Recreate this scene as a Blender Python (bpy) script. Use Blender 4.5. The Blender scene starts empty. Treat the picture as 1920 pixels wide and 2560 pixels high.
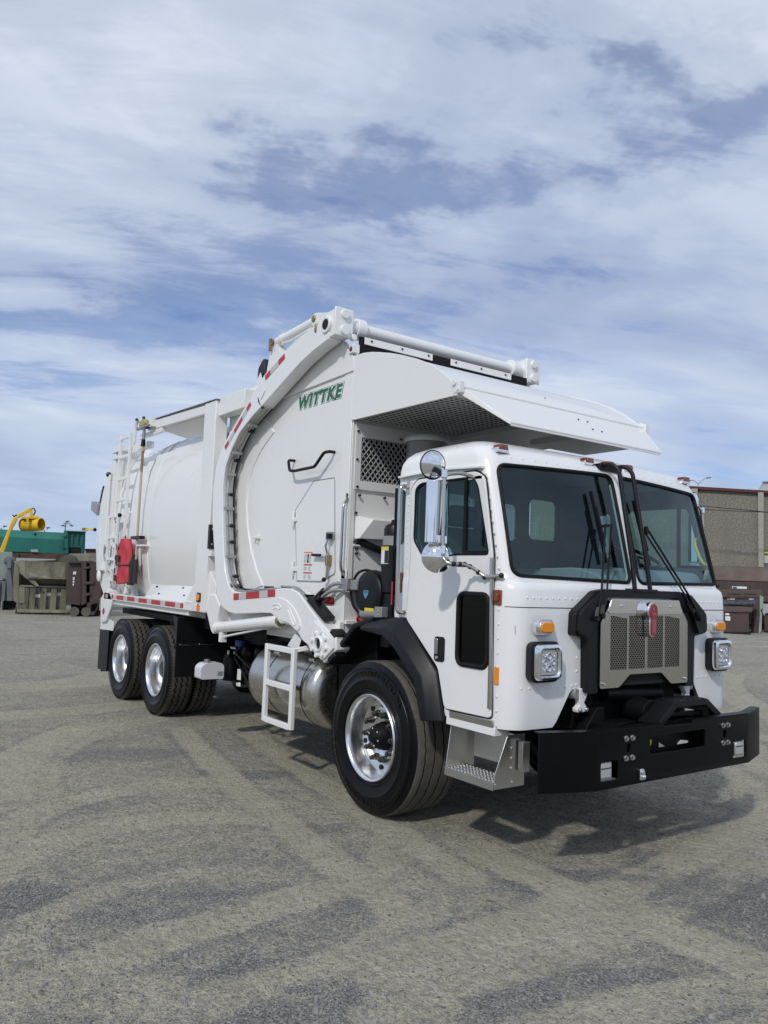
import bpy, bmesh, math, random
from mathutils import Vector, Matrix
R = math.radians
random.seed(7)
scene = bpy.context.scene
COL = scene.collection

# ------------------------------------------------------------------ camera
CAM = Vector((-4.6332, -4.8767, 1.7232)); YAW, PITCH, ROLL, FPX = R(35.5705), R(4.8769), R(2.1483), 1976.26
_f = Vector((math.sin(YAW)*math.cos(PITCH), math.cos(YAW)*math.cos(PITCH), math.sin(PITCH)))
_r0 = _f.cross(Vector((0, 0, 1))).normalized(); _u0 = _r0.cross(_f)
_r = _r0*math.cos(ROLL)+_u0*math.sin(ROLL); _u = _u0*math.cos(ROLL)-_r0*math.sin(ROLL)
cam = bpy.data.cameras.new('camera'); camo = bpy.data.objects.new('camera', cam); COL.objects.link(camo)
mw = Matrix((( _r.x, _u.x, -_f.x, CAM.x), (_r.y, _u.y, -_f.y, CAM.y), (_r.z, _u.z, -_f.z, CAM.z), (0, 0, 0, 1)))
camo.matrix_world = mw
cam.sensor_fit = 'HORIZONTAL'; cam.sensor_width = 36.0; cam.lens = FPX*36.0/1920; cam.clip_start = .05; cam.clip_end = 3000
scene.camera = camo
scene.render.resolution_x = 768; scene.render.resolution_y = 1024
scene.view_settings.view_transform = 'Standard'; scene.view_settings.look = 'None'
scene.view_settings.gamma = 1; scene.view_settings.use_curve_mapping = False
scene.view_settings.exposure = -.22
cy = scene.cycles; cy.max_bounces = 6; cy.diffuse_bounces = 3; cy.glossy_bounces = 4; cy.transmission_bounces = 4; cy.transparent_max_bounces = 10; cy.caustics_reflective = False; cy.caustics_refractive = False; cy.sample_clamp_indirect = 6; cy.use_adaptive_sampling = True; cy.adaptive_threshold = .02; cy.use_denoising = True
# photo measurements: zoom windows (x0, y0, scale) used to read real positions off known planes of the place
ZW = {'A':(960,1080,.28933),'B':(1200,1080,.434),'C':(1300,1440,.37372),'D':(800,1540,.30139),'E':(640,760,.434),'F':(500,1080,.30139),
      'G':(200,1000,.26522),'H':(200,1440,.39783),'I':(0,1240,.18083),'J':(1700,1180,.19892),'K':(820,1240,.26522),'L':(480,1440,.25316),
      'M':(1040,1080,.15374),'N':(1480,1460,.217),'O':(0,1500,1.1573),'P':(1300,1680,.37372),'T':(1100,880,.33755),'s':(1060,1900,.5184)}
def ray(z, x, y):
    a = ZW[z]; X = a[0]+a[2]*x; Y = a[1]+a[2]*y
    return _f+_r*((X-960)/FPX)-_u*((Y-1280)/FPX)
def at(z, x, y, ax, v):
    d = ray(z, x, y); i = 'xyz'.index(ax); t = (v-CAM[i])/d[i]; return CAM+d*t

# ------------------------------------------------------------------ sun and sky
SUN = Vector((-1.03, -.63, 1.0)).normalized()
sl = bpy.data.lights.new('sun', 'SUN'); sl.energy = 2.35; sl.angle = R(2.8); sl.color = (1, .95, .865)
so = bpy.data.objects.new('sun', sl); COL.objects.link(so); so.rotation_euler = (-SUN).to_track_quat('-Z', 'Y').to_euler(); so.location = (-20, -12, 20)
world = bpy.data.worlds.new('World'); scene.world = world; world.use_nodes = True; world.cycles.sampling_method = 'MANUAL'; world.cycles.sample_map_resolution = 256
wt = world.node_tree; wn = wt.nodes; wl = wt.links
for n in list(wn): wn.remove(n)
def nd(t, typ, **kw):
    n = t.nodes.new(typ)
    for k, v in kw.items():
        if k.startswith('i_'):
            key = k[2:]
            n.inputs[int(key) if key.isdigit() else key.replace('_', ' ')].default_value = v
        else: setattr(n, k, v)
    return n
def math_n(t, op, a, b=None, clamp=False):
    n = t.nodes.new('ShaderNodeMath'); n.operation = op; n.use_clamp = clamp
    for i, v in enumerate((a, b)):
        if v is None: continue
        if isinstance(v, (int, float)): n.inputs[i].default_value = v
        else: t.links.new(v, n.inputs[i])
    return n.outputs[0]
def ramp(t, fac, stops, interp='LINEAR'):
    n = t.nodes.new('ShaderNodeValToRGB'); n.color_ramp.interpolation = interp
    while len(n.color_ramp.elements) < len(stops): n.color_ramp.elements.new(.5)
    for e, (p, c) in zip(n.color_ramp.elements, stops):
        e.position = p; e.color = c if len(c) == 4 else (*c, 1)
    t.links.new(fac, n.inputs[0]); return n.outputs[0]
def noise(t, vec, scale, detail=6, rough=.55, dist=0.0, lac=2.0, out='Fac'):
    n = t.nodes.new('ShaderNodeTexNoise'); n.inputs['Scale'].default_value = scale; n.inputs['Detail'].default_value = detail
    n.inputs['Roughness'].default_value = rough; n.inputs['Distortion'].default_value = dist; n.inputs['Lacunarity'].default_value = lac
    if vec is not None: t.links.new(vec, n.inputs['Vector'])
    return n.outputs[out]
def mapping(t, vec, loc=(0,0,0), rot=(0,0,0), sc=(1,1,1)):
    n = t.nodes.new('ShaderNodeMapping'); n.inputs['Location'].default_value = loc; n.inputs['Rotation'].default_value = rot; n.inputs['Scale'].default_value = sc
    t.links.new(vec, n.inputs['Vector']); return n.outputs[0]
def mixc(t, fac, a, b, mode='MIX'):
    n = t.nodes.new('ShaderNodeMix'); n.data_type = 'RGBA'; n.blend_type = mode
    for s, v in ((n.inputs[0], fac), (n.inputs[6], a), (n.inputs[7], b)):
        if isinstance(v, (int, float)): s.default_value = v
        elif isinstance(v, tuple): s.default_value = v if len(v) == 4 else (*v, 1)
        else: t.links.new(v, s)
    return n.outputs[2]
SKY_STRENGTH = .1
sky = wn.new('ShaderNodeTexSky'); sky.sky_type = 'NISHITA'; sky.sun_disc = False
sky.sun_elevation = math.asin(SUN.z); sky.sun_rotation = math.atan2(SUN.x, SUN.y); sky.air_density = 1.0; sky.dust_density = .6; sky.ozone_density = 1.6
tc = wn.new('ShaderNodeTexCoord'); sep = wn.new('ShaderNodeSeparateXYZ'); wl.new(tc.outputs['Generated'], sep.inputs[0])
zz = math_n(wt, 'ADD', math_n(wt, 'MAXIMUM', sep.outputs[2], 0.0), .16)
cx = math_n(wt, 'DIVIDE', sep.outputs[0], zz); cy = math_n(wt, 'DIVIDE', sep.outputs[1], zz)
comb = wn.new('ShaderNodeCombineXYZ'); wl.new(cx, comb.inputs[0]); wl.new(cy, comb.inputs[1])
cv = mapping(wt, comb.outputs[0], loc=(1.7, .35, 0), rot=(0, 0, R(38)), sc=(.72, 1, 1))
big = noise(wt, cv, .85, 3, .52, .35); med = noise(wt, mapping(wt, cv, loc=(7, 3, 2), sc=(.8, 1, 1)), 2.1, 5, .6, .55)
fine = noise(wt, mapping(wt, cv, loc=(2, 9, 5), rot=(0, 0, R(-14)), sc=(.45, 1, 1)), 6.5, 6, .66, .5)
cm = math_n(wt, 'ADD', math_n(wt, 'MULTIPLY', big, .82), math_n(wt, 'ADD', math_n(wt, 'MULTIPLY', med, .62), math_n(wt, 'MULTIPLY', fine, .46)))
def gap(X, Y, rx, ry, amt):
    d = _f+_r*((X-960)/FPX)-_u*((Y-1280)/FPX); d.normalize(); zz_ = max(d.z, 0)+.16; gx, gy = d.x/zz_, d.y/zz_; h_ = Vector((d.x, d.y)).normalized()
    dx = math_n(wt, 'SUBTRACT', wx, gx); dy = math_n(wt, 'SUBTRACT', wy, gy)
    al = math_n(wt, 'DIVIDE', math_n(wt, 'ADD', math_n(wt, 'MULTIPLY', dx, h_.x), math_n(wt, 'MULTIPLY', dy, h_.y)), ry); ac = math_n(wt, 'DIVIDE', math_n(wt, 'SUBTRACT', math_n(wt, 'MULTIPLY', dx, h_.y), math_n(wt, 'MULTIPLY', dy, h_.x)), rx)
    r2 = math_n(wt, 'SQRT', math_n(wt, 'ADD', math_n(wt, 'MULTIPLY', al, al), math_n(wt, 'MULTIPLY', ac, ac)))
    return math_n(wt, 'MULTIPLY', math_n(wt, 'SUBTRACT', 1.0, r2, True), amt)
wv = noise(wt, comb.outputs[0], 2.6, 5, .64, out='Color'); wsp = wn.new('ShaderNodeSeparateXYZ'); wl.new(wv, wsp.inputs[0])
wx = math_n(wt, 'ADD', cx, math_n(wt, 'MULTIPLY', math_n(wt, 'SUBTRACT', wsp.outputs[0], .5), .70)); wy = math_n(wt, 'ADD', cy, math_n(wt, 'MULTIPLY', math_n(wt, 'SUBTRACT', wsp.outputs[1], .5), .70))
for gp_ in ((1740, 315, .42, .22, -.27), (1060, 445, .34, .17, -.20), (700, 470, .30, .12, -.12), (620, 840, .95, .24, -.24), (1450, 680, .6, .18, -.16), (100, 950, .6, .25, -.15), (1850, 1190, .5, .6, -.2)): cm = math_n(wt, 'ADD', cm, gap(*gp_))
cmask = ramp(wt, cm, [(.52, (.04, .04, .04)), (.70, (.34, .34, .34)), (.86, (.78, .78, .78)), (1.0, (.97, .97, .97))], 'EASE')
shade = noise(wt, mapping(wt, cv, loc=(4, 1, 8)), 1.5, 3, .55, .4)
ccol = ramp(wt, shade, [(.33, (5.1, 6.0, 8.0)), (.52, (6.7, 7.6, 9.4)), (.70, (8.2, 9.0, 10.4))])
horiz = ramp(wt, sep.outputs[2], [(0, (.55, .55, .55)), (.10, (.2, .2, .2)), (.30, (0, 0, 0))])
deep = mixc(wt, 1.0, sky.outputs[0], (.78, .95, 1.30), 'MULTIPLY')
c1 = mixc(wt, cmask, deep, ccol)
c2 = mixc(wt, horiz, c1, (4.5, 6.2, 9.0))
bg = wn.new('ShaderNodeBackground'); bg.inputs[1].default_value = SKY_STRENGTH; wl.new(c2, bg.inputs[0])
wo = wn.new('ShaderNodeOutputWorld'); wl.new(bg.outputs[0], wo.inputs[0])

# ------------------------------------------------------------------ materials
MATS = {}
def mat(name, col, rough=.5, metal=0., coat=0., var=0., vscale=3., bump=0., bscale=60., spec=.5, streak=None, emit=None):
    m = bpy.data.materials.new(name); m.use_nodes = True; t = m.node_tree; b = t.nodes['Principled BSDF']
    b.inputs['Base Color'].default_value = (*col, 1); b.inputs['Roughness'].default_value = rough; b.inputs['Metallic'].default_value = metal
    b.inputs['Coat Weight'].default_value = coat; b.inputs['Coat Roughness'].default_value = .08; b.inputs['Specular IOR Level'].default_value = spec
    tcn = t.nodes.new('ShaderNodeTexCoord'); vec = tcn.outputs['Object']
    if var:
        v2 = mapping(t, vec, sc=streak) if streak else vec
        n = noise(t, v2, vscale, 5, .6, .3)
        lo = tuple(max(0, c*(1-var)) for c in col); hi = tuple(min(1, c*(1+var)) for c in col)
        t.links.new(ramp(t, n, [(.3, lo), (.7, hi)]), b.inputs['Base Color'])
        rr = nd(t, 'ShaderNodeMapRange'); rr.inputs[1].default_value = .3; rr.inputs[2].default_value = .7
        rr.inputs[3].default_value = max(.02, rough*.88); rr.inputs[4].default_value = min(1, rough*1.14)
        t.links.new(noise(t, mapping(t, v2, loc=(3, 5, 1)), vscale*1.4, 3), rr.inputs[0]); t.links.new(rr.outputs[0], b.inputs['Roughness'])
    if bump:
        bn = t.nodes.new('ShaderNodeBump'); bn.inputs['Strength'].default_value = bump; bn.inputs['Distance'].default_value = .01
        t.links.new(noise(t, vec, bscale, 4), bn.inputs['Height']); t.links.new(bn.outputs[0], b.inputs['Normal'])
    if emit:
        b.inputs['Emission Color'].default_value = (*emit[0], 1); b.inputs['Emission Strength'].default_value = emit[1]
    MATS[name] = m; return m
mat('white_paint', (.79, .80, .80), .27, 0, .45, .012, 1.6)
mat('white_body', (.78, .785, .772), .30, 0, .5, .02, 1.0, .06, 2.2)
mat('white_interior', (.5, .5, .49), .5)
mat('inner_dark', (.10, .108, .115), .75, var=.15)
mat('seat_fabric', (.045, .047, .05), .85)
mat('dash_grey', (.32, .35, .36), .6, var=.06)
mat('black_paint', (.0022, .0025, .0035), .36, var=.2, vscale=3, spec=.16)
mat('black_plastic', (.0055, .0065, .0085), .42, 0, 0, .15, 5, .04, 240, spec=.32)
mat('black_chassis', (.004, .0045, .006), .5, var=.3, vscale=5, spec=.2)
mat('rubber_seal', (.006, .006, .007), .6, spec=.25)
mat('chrome', (.86, .87, .88), .06, 1)
mat('alloy', (.80, .805, .81), .24, 1, var=.02, vscale=4)
mat('stainless', (.55, .535, .50), .22, 1)
mat('tread_plate', (.58, .575, .55), .36, 1, var=.04, vscale=5)
mat('tank_metal', (.56, .54, .49), .27, 1, var=.035, vscale=3, streak=(6, .3, 6))
mat('grille_steel', (.60, .585, .55), .15, 1)
mat('steel_bolt', (.6, .6, .6), .3, 1)
mat('galv', (.42, .42, .41), .38, .9, var=.06, vscale=8)
mat('brass', (.34, .27, .12), .4, .9, var=.3, vscale=30)
mat('pin_rust', (.25, .17, .10), .6, .3, var=.4, vscale=30)
mat('amber', (.80, .27, .008), .16, 0, .5); mat('amber_dark', (.20, .035, .010), .16, 0, .6)
mat('red_lens', (.28, .012, .014), .2, 0, .5)
mat('tape_red', (.42, .022, .03), .35, var=.12, vscale=20); mat('tape_silver', (.48, .50, .50), .45)
mat('orange_mark', (.8, .17, .04), .5)
mat('decal_white', (.75, .76, .75), .45); mat('decal_yellow', (.72, .58, .05), .45); mat('decal_black', (.02, .02, .02), .5); mat('decal_grey', (.25, .26, .27), .5); mat('kw_silver', (.34, .20, .21), .4)
mat('decal_red', (.5, .04, .04), .5); mat('decal_blue', (.05, .12, .35), .5); mat('shield_blue', (.09, .27, .38), .4)
mat('green_logo', (.012, .13, .075), .4); mat('kw_red', (.30, .010, .03), .3, 0, .3)
mat('led_glass', (.62, .65, .68), .08, .55, .8); mat('lamp_dark', (.06, .06, .065), .2, .6)
mat('red_canvas', (.50, .04, .06), .75, var=.16, vscale=6, bump=.2, bscale=22); mat('black_canvas', (.02, .022, .024), .7)
mat('pole_cream', (.44, .41, .31), .5, var=.08); mat('brush_yellow', (.42, .36, .14), .9, var=.3, vscale=40, bump=.8, bscale=90)
mat('jug_plastic', (.62, .62, .66), .35, var=.05)
mat('blue_paint', (.03, .07, .25), .4); mat('grey_metal', (.30, .31, .31), .4, .3); mat('red_plastic', (.5, .05, .03), .4)
mat('pencil_black', (.0045, .0045, .005), .38, spec=.3)
mat('zip_black', (.005, .005, .005), .5)
mat('inner_yellow', (.80, .66, .10), .4)
# background paints
mat('yellow_paint', (.72, .45, .02), .4, var=.12, vscale=2); mat('green_paint', (.016, .16, .13), .5, var=.22, vscale=1.2, streak=(1, 1, .35))
mat('green_dark', (.012, .12, .10), .5, var=.2); mat('grey_paint', (.15, .175, .18), .55, var=.2, vscale=2); mat('grey_green', (.27, .32, .29), .6, var=.2, vscale=2)
mat('beige_paint', (.15, .138, .10), .75, var=.6, vscale=2.6, streak=(1, 1, .3)); mat('beige_light', (.235, .222, .165), .65, var=.35, vscale=2, streak=(1, 1, .4))
mat('beige_dark', (.10, .094, .07), .8, var=.3, vscale=3)
mat('brown_paint', (.062, .041, .036), .6, var=.22, vscale=2, streak=(1, 1, .4)); mat('brown_lid', (.085, .057, .047), .6, var=.08, vscale=1)
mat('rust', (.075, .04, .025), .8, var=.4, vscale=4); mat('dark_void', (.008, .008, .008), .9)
mat('lid_black', (.03, .034, .042), .5, var=.2); mat('concrete_trim', (.33, .31, .27), .8, var=.1, vscale=2, bump=.2)
mat('coping_red', (.065, .012, .016), .5); mat('lamp_grey', (.20, .21, .22), .5); mat('far_grey', (.38, .41, .43), .6, var=.06)
mat('line_paint', (.52, .51, .47), .7, var=.25, vscale=3)
# aggregate-faced concrete wall
m = mat('aggregate_wall', (.24, .225, .185), .9); t = m.node_tree; b = t.nodes['Principled BSDF']
vec = [n for n in t.nodes if n.type == 'TEX_COORD'][0].outputs['Object']
n1 = noise(t, vec, .5, 6, .6, .4); n2 = noise(t, vec, 9, 6, .75); n3 = noise(t, mapping(t, vec, sc=(1, 1, .12)), 1.1, 4)
ca = mixc(t, ramp(t, n2, [(.36, (0, 0, 0)), (.62, (1, 1, 1))]), (.115, .108, .09), (.27, .252, .208))
cb = mixc(t, ramp(t, n1, [(.35, (.25, .25, .25)), (.65, (0, 0, 0))]), ca, (.15, .14, .12)); cc = mixc(t, ramp(t, n3, [(.3, (.45, .45, .45)), (.5, (0, 0, 0))]), cb, (.14, .13, .115))
t.links.new(cc, b.inputs['Base Color']); bn = t.nodes.new('ShaderNodeBump'); bn.inputs['Strength'].default_value = .6; bn.inputs['Distance'].default_value = .05; t.links.new(n2, bn.inputs['Height']); t.links.new(bn.outputs[0], b.inputs['Normal'])
def glass(name, tint, refl=.09, rough=.0):
    m = bpy.data.materials.new(name); m.use_nodes = True; t = m.node_tree
    for n in list(t.nodes): t.nodes.remove(n)
    tr = t.nodes.new('ShaderNodeBsdfTransparent'); tr.inputs[0].default_value = (*tint, 1)
    gl = t.nodes.new('ShaderNodeBsdfGlossy'); gl.inputs['Roughness'].default_value = rough; gl.inputs[0].default_value = (.86, .97, 1, 1)
    lw = t.nodes.new('ShaderNodeLayerWeight'); lw.inputs[0].default_value = .5
    f2 = math_n(t, 'ADD', math_n(t, 'MULTIPLY', math_n(t, 'POWER', lw.outputs['Facing'], 5.0), .96), refl, True)
    mx = t.nodes.new('ShaderNodeMixShader'); t.links.new(f2, mx.inputs[0]); t.links.new(tr.outputs[0], mx.inputs[1]); t.links.new(gl.outputs[0], mx.inputs[2])
    o = t.nodes.new('ShaderNodeOutputMaterial'); t.links.new(mx.outputs[0], o.inputs[0]); MATS[name] = m
glass('windshield_glass', (.60, .77, .79), .06); glass('teal_glass', (.72, .86, .84), .03); glass('tinted_glass', (.16, .18, .19), .03)
# tyre rubber: black flanks, dusty worn tread (dust on the running surface, by radius from the wheel axis)
def tyre_mat(name, r0, r1, dust):
    m = bpy.data.materials.new(name); m.use_nodes = True; t = m.node_tree; b = t.nodes['Principled BSDF']
    tcn = t.nodes.new('ShaderNodeTexCoord'); vec = tcn.outputs['Object']; s = t.nodes.new('ShaderNodeSeparateXYZ'); t.links.new(vec, s.inputs[0])
    rr = math_n(t, 'SQRT', math_n(t, 'ADD', math_n(t, 'MULTIPLY', s.outputs[1], s.outputs[1]), math_n(t, 'MULTIPLY', s.outputs[2], s.outputs[2])))
    mr = nd(t, 'ShaderNodeMapRange'); mr.inputs[1].default_value = r0; mr.inputs[2].default_value = r1; t.links.new(rr, mr.inputs[0])
    n = noise(t, vec, 14, 8, .7); f = math_n(t, 'MULTIPLY', mr.outputs[0], ramp(t, n, [(.25, (.55, .55, .55)), (.6, (1, 1, 1))]))
    t.links.new(mixc(t, f, (.0035, .0038, .005), dust), b.inputs['Base Color'])
    m2 = nd(t, 'ShaderNodeMapRange'); m2.inputs[3].default_value = .30; m2.inputs[4].default_value = .9; t.links.new(mr.outputs[0], m2.inputs[0]); t.links.new(m2.outputs[0], b.inputs['Roughness'])
    bn = t.nodes.new('ShaderNodeBump'); bn.inputs['Strength'].default_value = .25; bn.inputs['Distance'].default_value = .004; t.links.new(noise(t, vec, 120, 4), bn.inputs['Height']); t.links.new(bn.outputs[0], b.inputs['Normal'])
    b.inputs['Specular IOR Level'].default_value = .22; MATS[name] = m
tyre_mat('tyre_wide', .5485, .5535, (.125, .118, .102)); tyre_mat('tyre_dual', .522, .528, (.085, .08, .07))

# ------------------------------------------------------------------ mesh building
class MB:
    def __init__(s, *mats): s.v = []; s.f = []; s.mi = []; s.mats = list(mats); s.cur = 0
    def use(s, m):
        if m not in s.mats: s.mats.append(m)
        s.cur = s.mats.index(m); return s
    def add(s, vs, fs):
        o = len(s.v); s.v += [tuple(p) for p in vs]; s.f += [tuple(i+o for i in f) for f in fs]; s.mi += [s.cur]*len(fs); return s
    def hexa(s, p): return s.add(p, [(0,3,2,1),(4,5,6,7),(0,1,5,4),(1,2,6,5),(2,3,7,6),(3,0,4,7)])
    def box(s, c, d, rot=None):
        M = rot if rot is not None else Matrix.Identity(3); c = Vector(c); h = Vector(d)/2
        return s.hexa([c+M@Vector((sx*h.x, sy*h.y, sz*h.z)) for sz in (-1,1) for sx, sy in ((-1,-1),(1,-1),(1,1),(-1,1))])
    def bb(s, a, b): # box from two corners
        return s.box([(a[i]+b[i])/2 for i in range(3)], [abs(b[i]-a[i]) for i in range(3)])
    def bar(s, p0, p1, w, h, up=(0,0,1)):
        p0 = Vector(p0); p1 = Vector(p1); d = (p1-p0).normalized(); u = Vector(up)
        if abs(d.dot(u)) > .98: u = Vector((1,0,0))
        x = d.cross(u).normalized(); z = x.cross(d)
        return s.hexa([q+x*(sx*w/2)+z*(sz*h/2) for q in (p0, p1) for sx, sz in ((-1,-1),(1,-1),(1,1),(-1,1))])
    def prism(s, poly, ax, a, b):
        mk = {'x': lambda p, t: (t, p[0], p[1]), 'y': lambda p, t: (p[0], t, p[1]), 'z': lambda p, t: (p[0], p[1], t)}[ax]
        n = len(poly); vs = [mk(p, a) for p in poly]+[mk(p, b) for p in poly]
        return s.add(vs, [tuple(range(n))[::-1], tuple(range(n, 2*n))]+[(i, (i+1)%n, n+(i+1)%n, n+i) for i in range(n)])
    def cyl(s, p0, p1, r0, r1=None, n=24, caps=True):
        p0 = Vector(p0); p1 = Vector(p1); r1 = r0 if r1 is None else r1; d = (p1-p0).normalized()
        x = d.orthogonal().normalized(); y = d.cross(x); vs = []
        for q, r in ((p0, r0), (p1, r1)):
            for i in range(n): a = 2*math.pi*i/n; vs.append(q+x*(r*math.cos(a))+y*(r*math.sin(a)))
        fs = [(i, (i+1)%n, n+(i+1)%n, n+i) for i in range(n)]
        if caps: fs += [tuple(range(n))[::-1], tuple(range(n, 2*n))]
        return s.add(vs, fs)
    def tube(s, path, r, n=10, closed=False):
        P = [Vector(p) for p in path]; m = len(P); vs = []; u = None
        for i in range(m):
            if closed: d = (P[(i+1)%m]-P[i-1])
            else: d = (P[min(i+1, m-1)]-P[max(i-1, 0)])
            d.normalize()
            if u is None: u = d.orthogonal().normalized()
            else: u = (u-d*u.dot(d)).normalized()
            w = d.cross(u)
            for k in range(n): a = 2*math.pi*k/n; vs.append(P[i]+u*(r*math.cos(a))+w*(r*math.sin(a)))
        fs = []
        for i in range(m if closed else m-1):
            j = (i+1)%m
            for k in range(n): fs.append((i*n+k, i*n+(k+1)%n, j*n+(k+1)%n, j*n+k))
        if not closed: fs += [tuple(range(n))[::-1], tuple(range((m-1)*n, m*n))]
        return s.add(vs, fs)
    def lathe(s, prof, c, ax='x', n=48, sgn=1, caps=False, wob=None):
        # prof: (radius, height along axis) ; wob(i, k) -> axial shift of profile point k at segment i
        c = Vector(c); vs = []; m = len(prof)
        for i in range(n):
            a = 2*math.pi*i/n; ca, sa = math.cos(a), math.sin(a)
            for k, (r, h) in enumerate(prof):
                h2 = (h+(wob(i, k) if wob else 0))*sgn
                vs.append(c+(Vector((h2, r*ca, r*sa)) if ax == 'x' else Vector((r*sa, h2, r*ca)) if ax == 'y' else Vector((r*ca, r*sa, h2))))
        fs = [(i*m+k, i*m+k+1, ((i+1)%n)*m+k+1, ((i+1)%n)*m+k) for i in range(n) for k in range(m-1)]
        if caps: fs += [tuple(i*m for i in range(n)), tuple(i*m+m-1 for i in range(n))][::1]
        return s.add(vs, fs)
    def sphere(s, c, r, n=12, sc=(1,1,1)):
        pr = [(math.sin(math.pi*k/n)*1.0, -math.cos(math.pi*k/n)) for k in range(n+1)]
        vs = []; fs = []; m = 2*n
        for (q, h) in pr:
            for i in range(m): a = 2*math.pi*i/m; vs.append((c[0]+r*sc[0]*q*math.cos(a), c[1]+r*sc[1]*q*math.sin(a), c[2]+r*sc[2]*h))
        for k in range(n):
            for i in range(m): fs.append((k*m+i, k*m+(i+1)%m, (k+1)*m+(i+1)%m, (k+1)*m+i))
        return s.add(vs, fs)
    def build(s, name, parent=None, bevel=0, seg=2, smooth=38, loc=None, kind=None):
        me = bpy.data.meshes.new(name); me.from_pydata(s.v, [], s.f)
        for m in s.mats: me.materials.append(MATS[m])
        me.polygons.foreach_set('material_index', s.mi)
        finish_mesh(me, smooth)
        o = bpy.data.objects.new(name, me); COL.objects.link(o)
        if parent: o.parent = parent
        if loc: o.location = loc
        if bevel:
            md = o.modifiers.new('bevel', 'BEVEL'); md.width = bevel; md.segments = seg; md.limit_method = 'ANGLE'; md.angle_limit = R(35)
        if kind: o['kind'] = kind
        return o
def finish_mesh(me, smooth=38, weld=True):
    bm = bmesh.new(); bm.from_mesh(me)
    if weld: bmesh.ops.remove_doubles(bm, verts=bm.verts, dist=1e-6)
    bmesh.ops.recalc_face_normals(bm, faces=bm.faces)
    if smooth:
        for f in bm.faces: f.smooth = True
        lim = R(smooth)
        for e in bm.edges:
            e.smooth = len(e.link_faces) == 2 and e.calc_face_angle(4) < lim
    bm.to_mesh(me); bm.free()
def loose(o, eps=.0005):
    """split a built mesh into one object per free-standing piece (pieces that touch stay together)"""
    me = o.data; n = len(me.vertices); par = list(range(n))
    def find(a):
        while par[a] != a: par[a] = par[par[a]]; a = par[a]
        return a
    for p in me.polygons:
        v = p.vertices; r0 = find(v[0])
        for k in v[1:]: par[find(k)] = r0
    isl = {}
    for i in range(n): isl.setdefault(find(i), []).append(i)
    G = []
    for vs in isl.values():
        c = [me.vertices[i].co for i in vs]; G.append([set(vs), [min(q[k] for q in c)-eps for k in range(3)], [max(q[k] for q in c)+eps for k in range(3)]])
    ch = True
    while ch:
        ch = False
        for i in range(len(G)):
            for j in range(len(G)-1, i, -1):
                a, b = G[i], G[j]
                if all(a[1][k] <= b[2][k] and b[1][k] <= a[2][k] for k in range(3)):
                    a[0] |= b[0]; a[1] = [min(a[1][k], b[1][k]) for k in range(3)]; a[2] = [max(a[2][k], b[2][k]) for k in range(3)]; G.pop(j); ch = True
    if len(G) < 2: return [o]
    out = []; nm = o.name.split('.')[0]
    for vs, _, _ in G:
        mp = {v: i for i, v in enumerate(sorted(vs))}; m2 = bpy.data.meshes.new(nm)
        fs = [p for p in me.polygons if p.vertices[0] in vs]
        m2.from_pydata([me.vertices[i].co for i in sorted(vs)], [], [[mp[v] for v in p.vertices] for p in fs])
        for m in me.materials: m2.materials.append(m)
        for q, p in zip(m2.polygons, fs): q.material_index = p.material_index
        finish_mesh(m2)
        c = o.copy(); c.data = m2; COL.objects.link(c); out.append(c)
    bpy.data.objects.remove(o); bpy.data.meshes.remove(me)
    for c in out: c.name = nm
    return out
def fillet(path, r, n=5, closed=False):
    P = [Vector(p) for p in path]; out = []; m = len(P)
    for i in range(m):
        if not closed and i in (0, m-1): out.append(P[i]); continue
        a, b, c = P[i-1], P[i], P[(i+1)%m]; d0 = (a-b); d1 = (c-b); L = min(r, d0.length*.49, d1.length*.49)
        p0 = b+d0.normalized()*L; p1 = b+d1.normalized()*L
        for k in range(n+1):
            t = k/n; out.append(p0*(1-t)**2+b*(2*t*(1-t))+p1*t*t)
    return out
def rpoly(poly, r, n=5): return [(p[0], p[1]) for p in fillet([(a, b, 0) for a, b in poly], r, n, True)]
def rrect(cx, cz, w, h, r, n=5): return rpoly([(cx-w/2, cz-h/2), (cx+w/2, cz-h/2), (cx+w/2, cz+h/2), (cx-w/2, cz+h/2)], r, n)
def empty(name, loc=(0,0,0), rz=0, parent=None):
    o = bpy.data.objects.new(name, None); COL.objects.link(o); o.location = loc; o.rotation_euler = (0, 0, rz); o.empty_display_size = .3
    if parent: o.parent = parent
    return o
def tag(o, label, cat, group=None, kind=None):
    if label: o['label'] = label
    if cat: o['category'] = cat
    if group: o['group'] = group
    if kind: o['kind'] = kind
    return o
def lab(o, label): o['label'] = label; return o
def boolcut(o, cutters, op='DIFFERENCE', smooth=38):
    cs = []
    for mb in cutters:
        c = mb.build('cutter', smooth=0); cs.append(c)
        md = o.modifiers.new('b', 'BOOLEAN'); md.operation = op; md.object = c; md.solver = 'EXACT'
    bpy.context.view_layer.update()
    dg = bpy.context.evaluated_depsgraph_get(); me = bpy.data.meshes.new_from_object(o.evaluated_get(dg))
    old = o.data; o.modifiers.clear(); o.data = me; bpy.data.meshes.remove(old)
    for c in cs:
        d = c.data; bpy.data.objects.remove(c); bpy.data.meshes.remove(d)
    finish_mesh(me, smooth); return o
def text_mesh(s, size, extrude=.001, shear=0, spacing=1.0, offset=0.0, align='CENTER'):
    cu = bpy.data.curves.new('txt', 'FONT'); cu.body = s; cu.size = size; cu.extrude = extrude; cu.shear = shear; cu.align_x = align; cu.align_y = 'CENTER'; cu.space_character = spacing; cu.offset = offset; cu.resolution_u = 3
    o = bpy.data.objects.new('txt', cu); COL.objects.link(o); bpy.context.view_layer.update()
    me = bpy.data.meshes.new_from_object(o.evaluated_get(bpy.context.evaluated_depsgraph_get())); bpy.data.objects.remove(o); bpy.data.curves.remove(cu); return me
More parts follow.
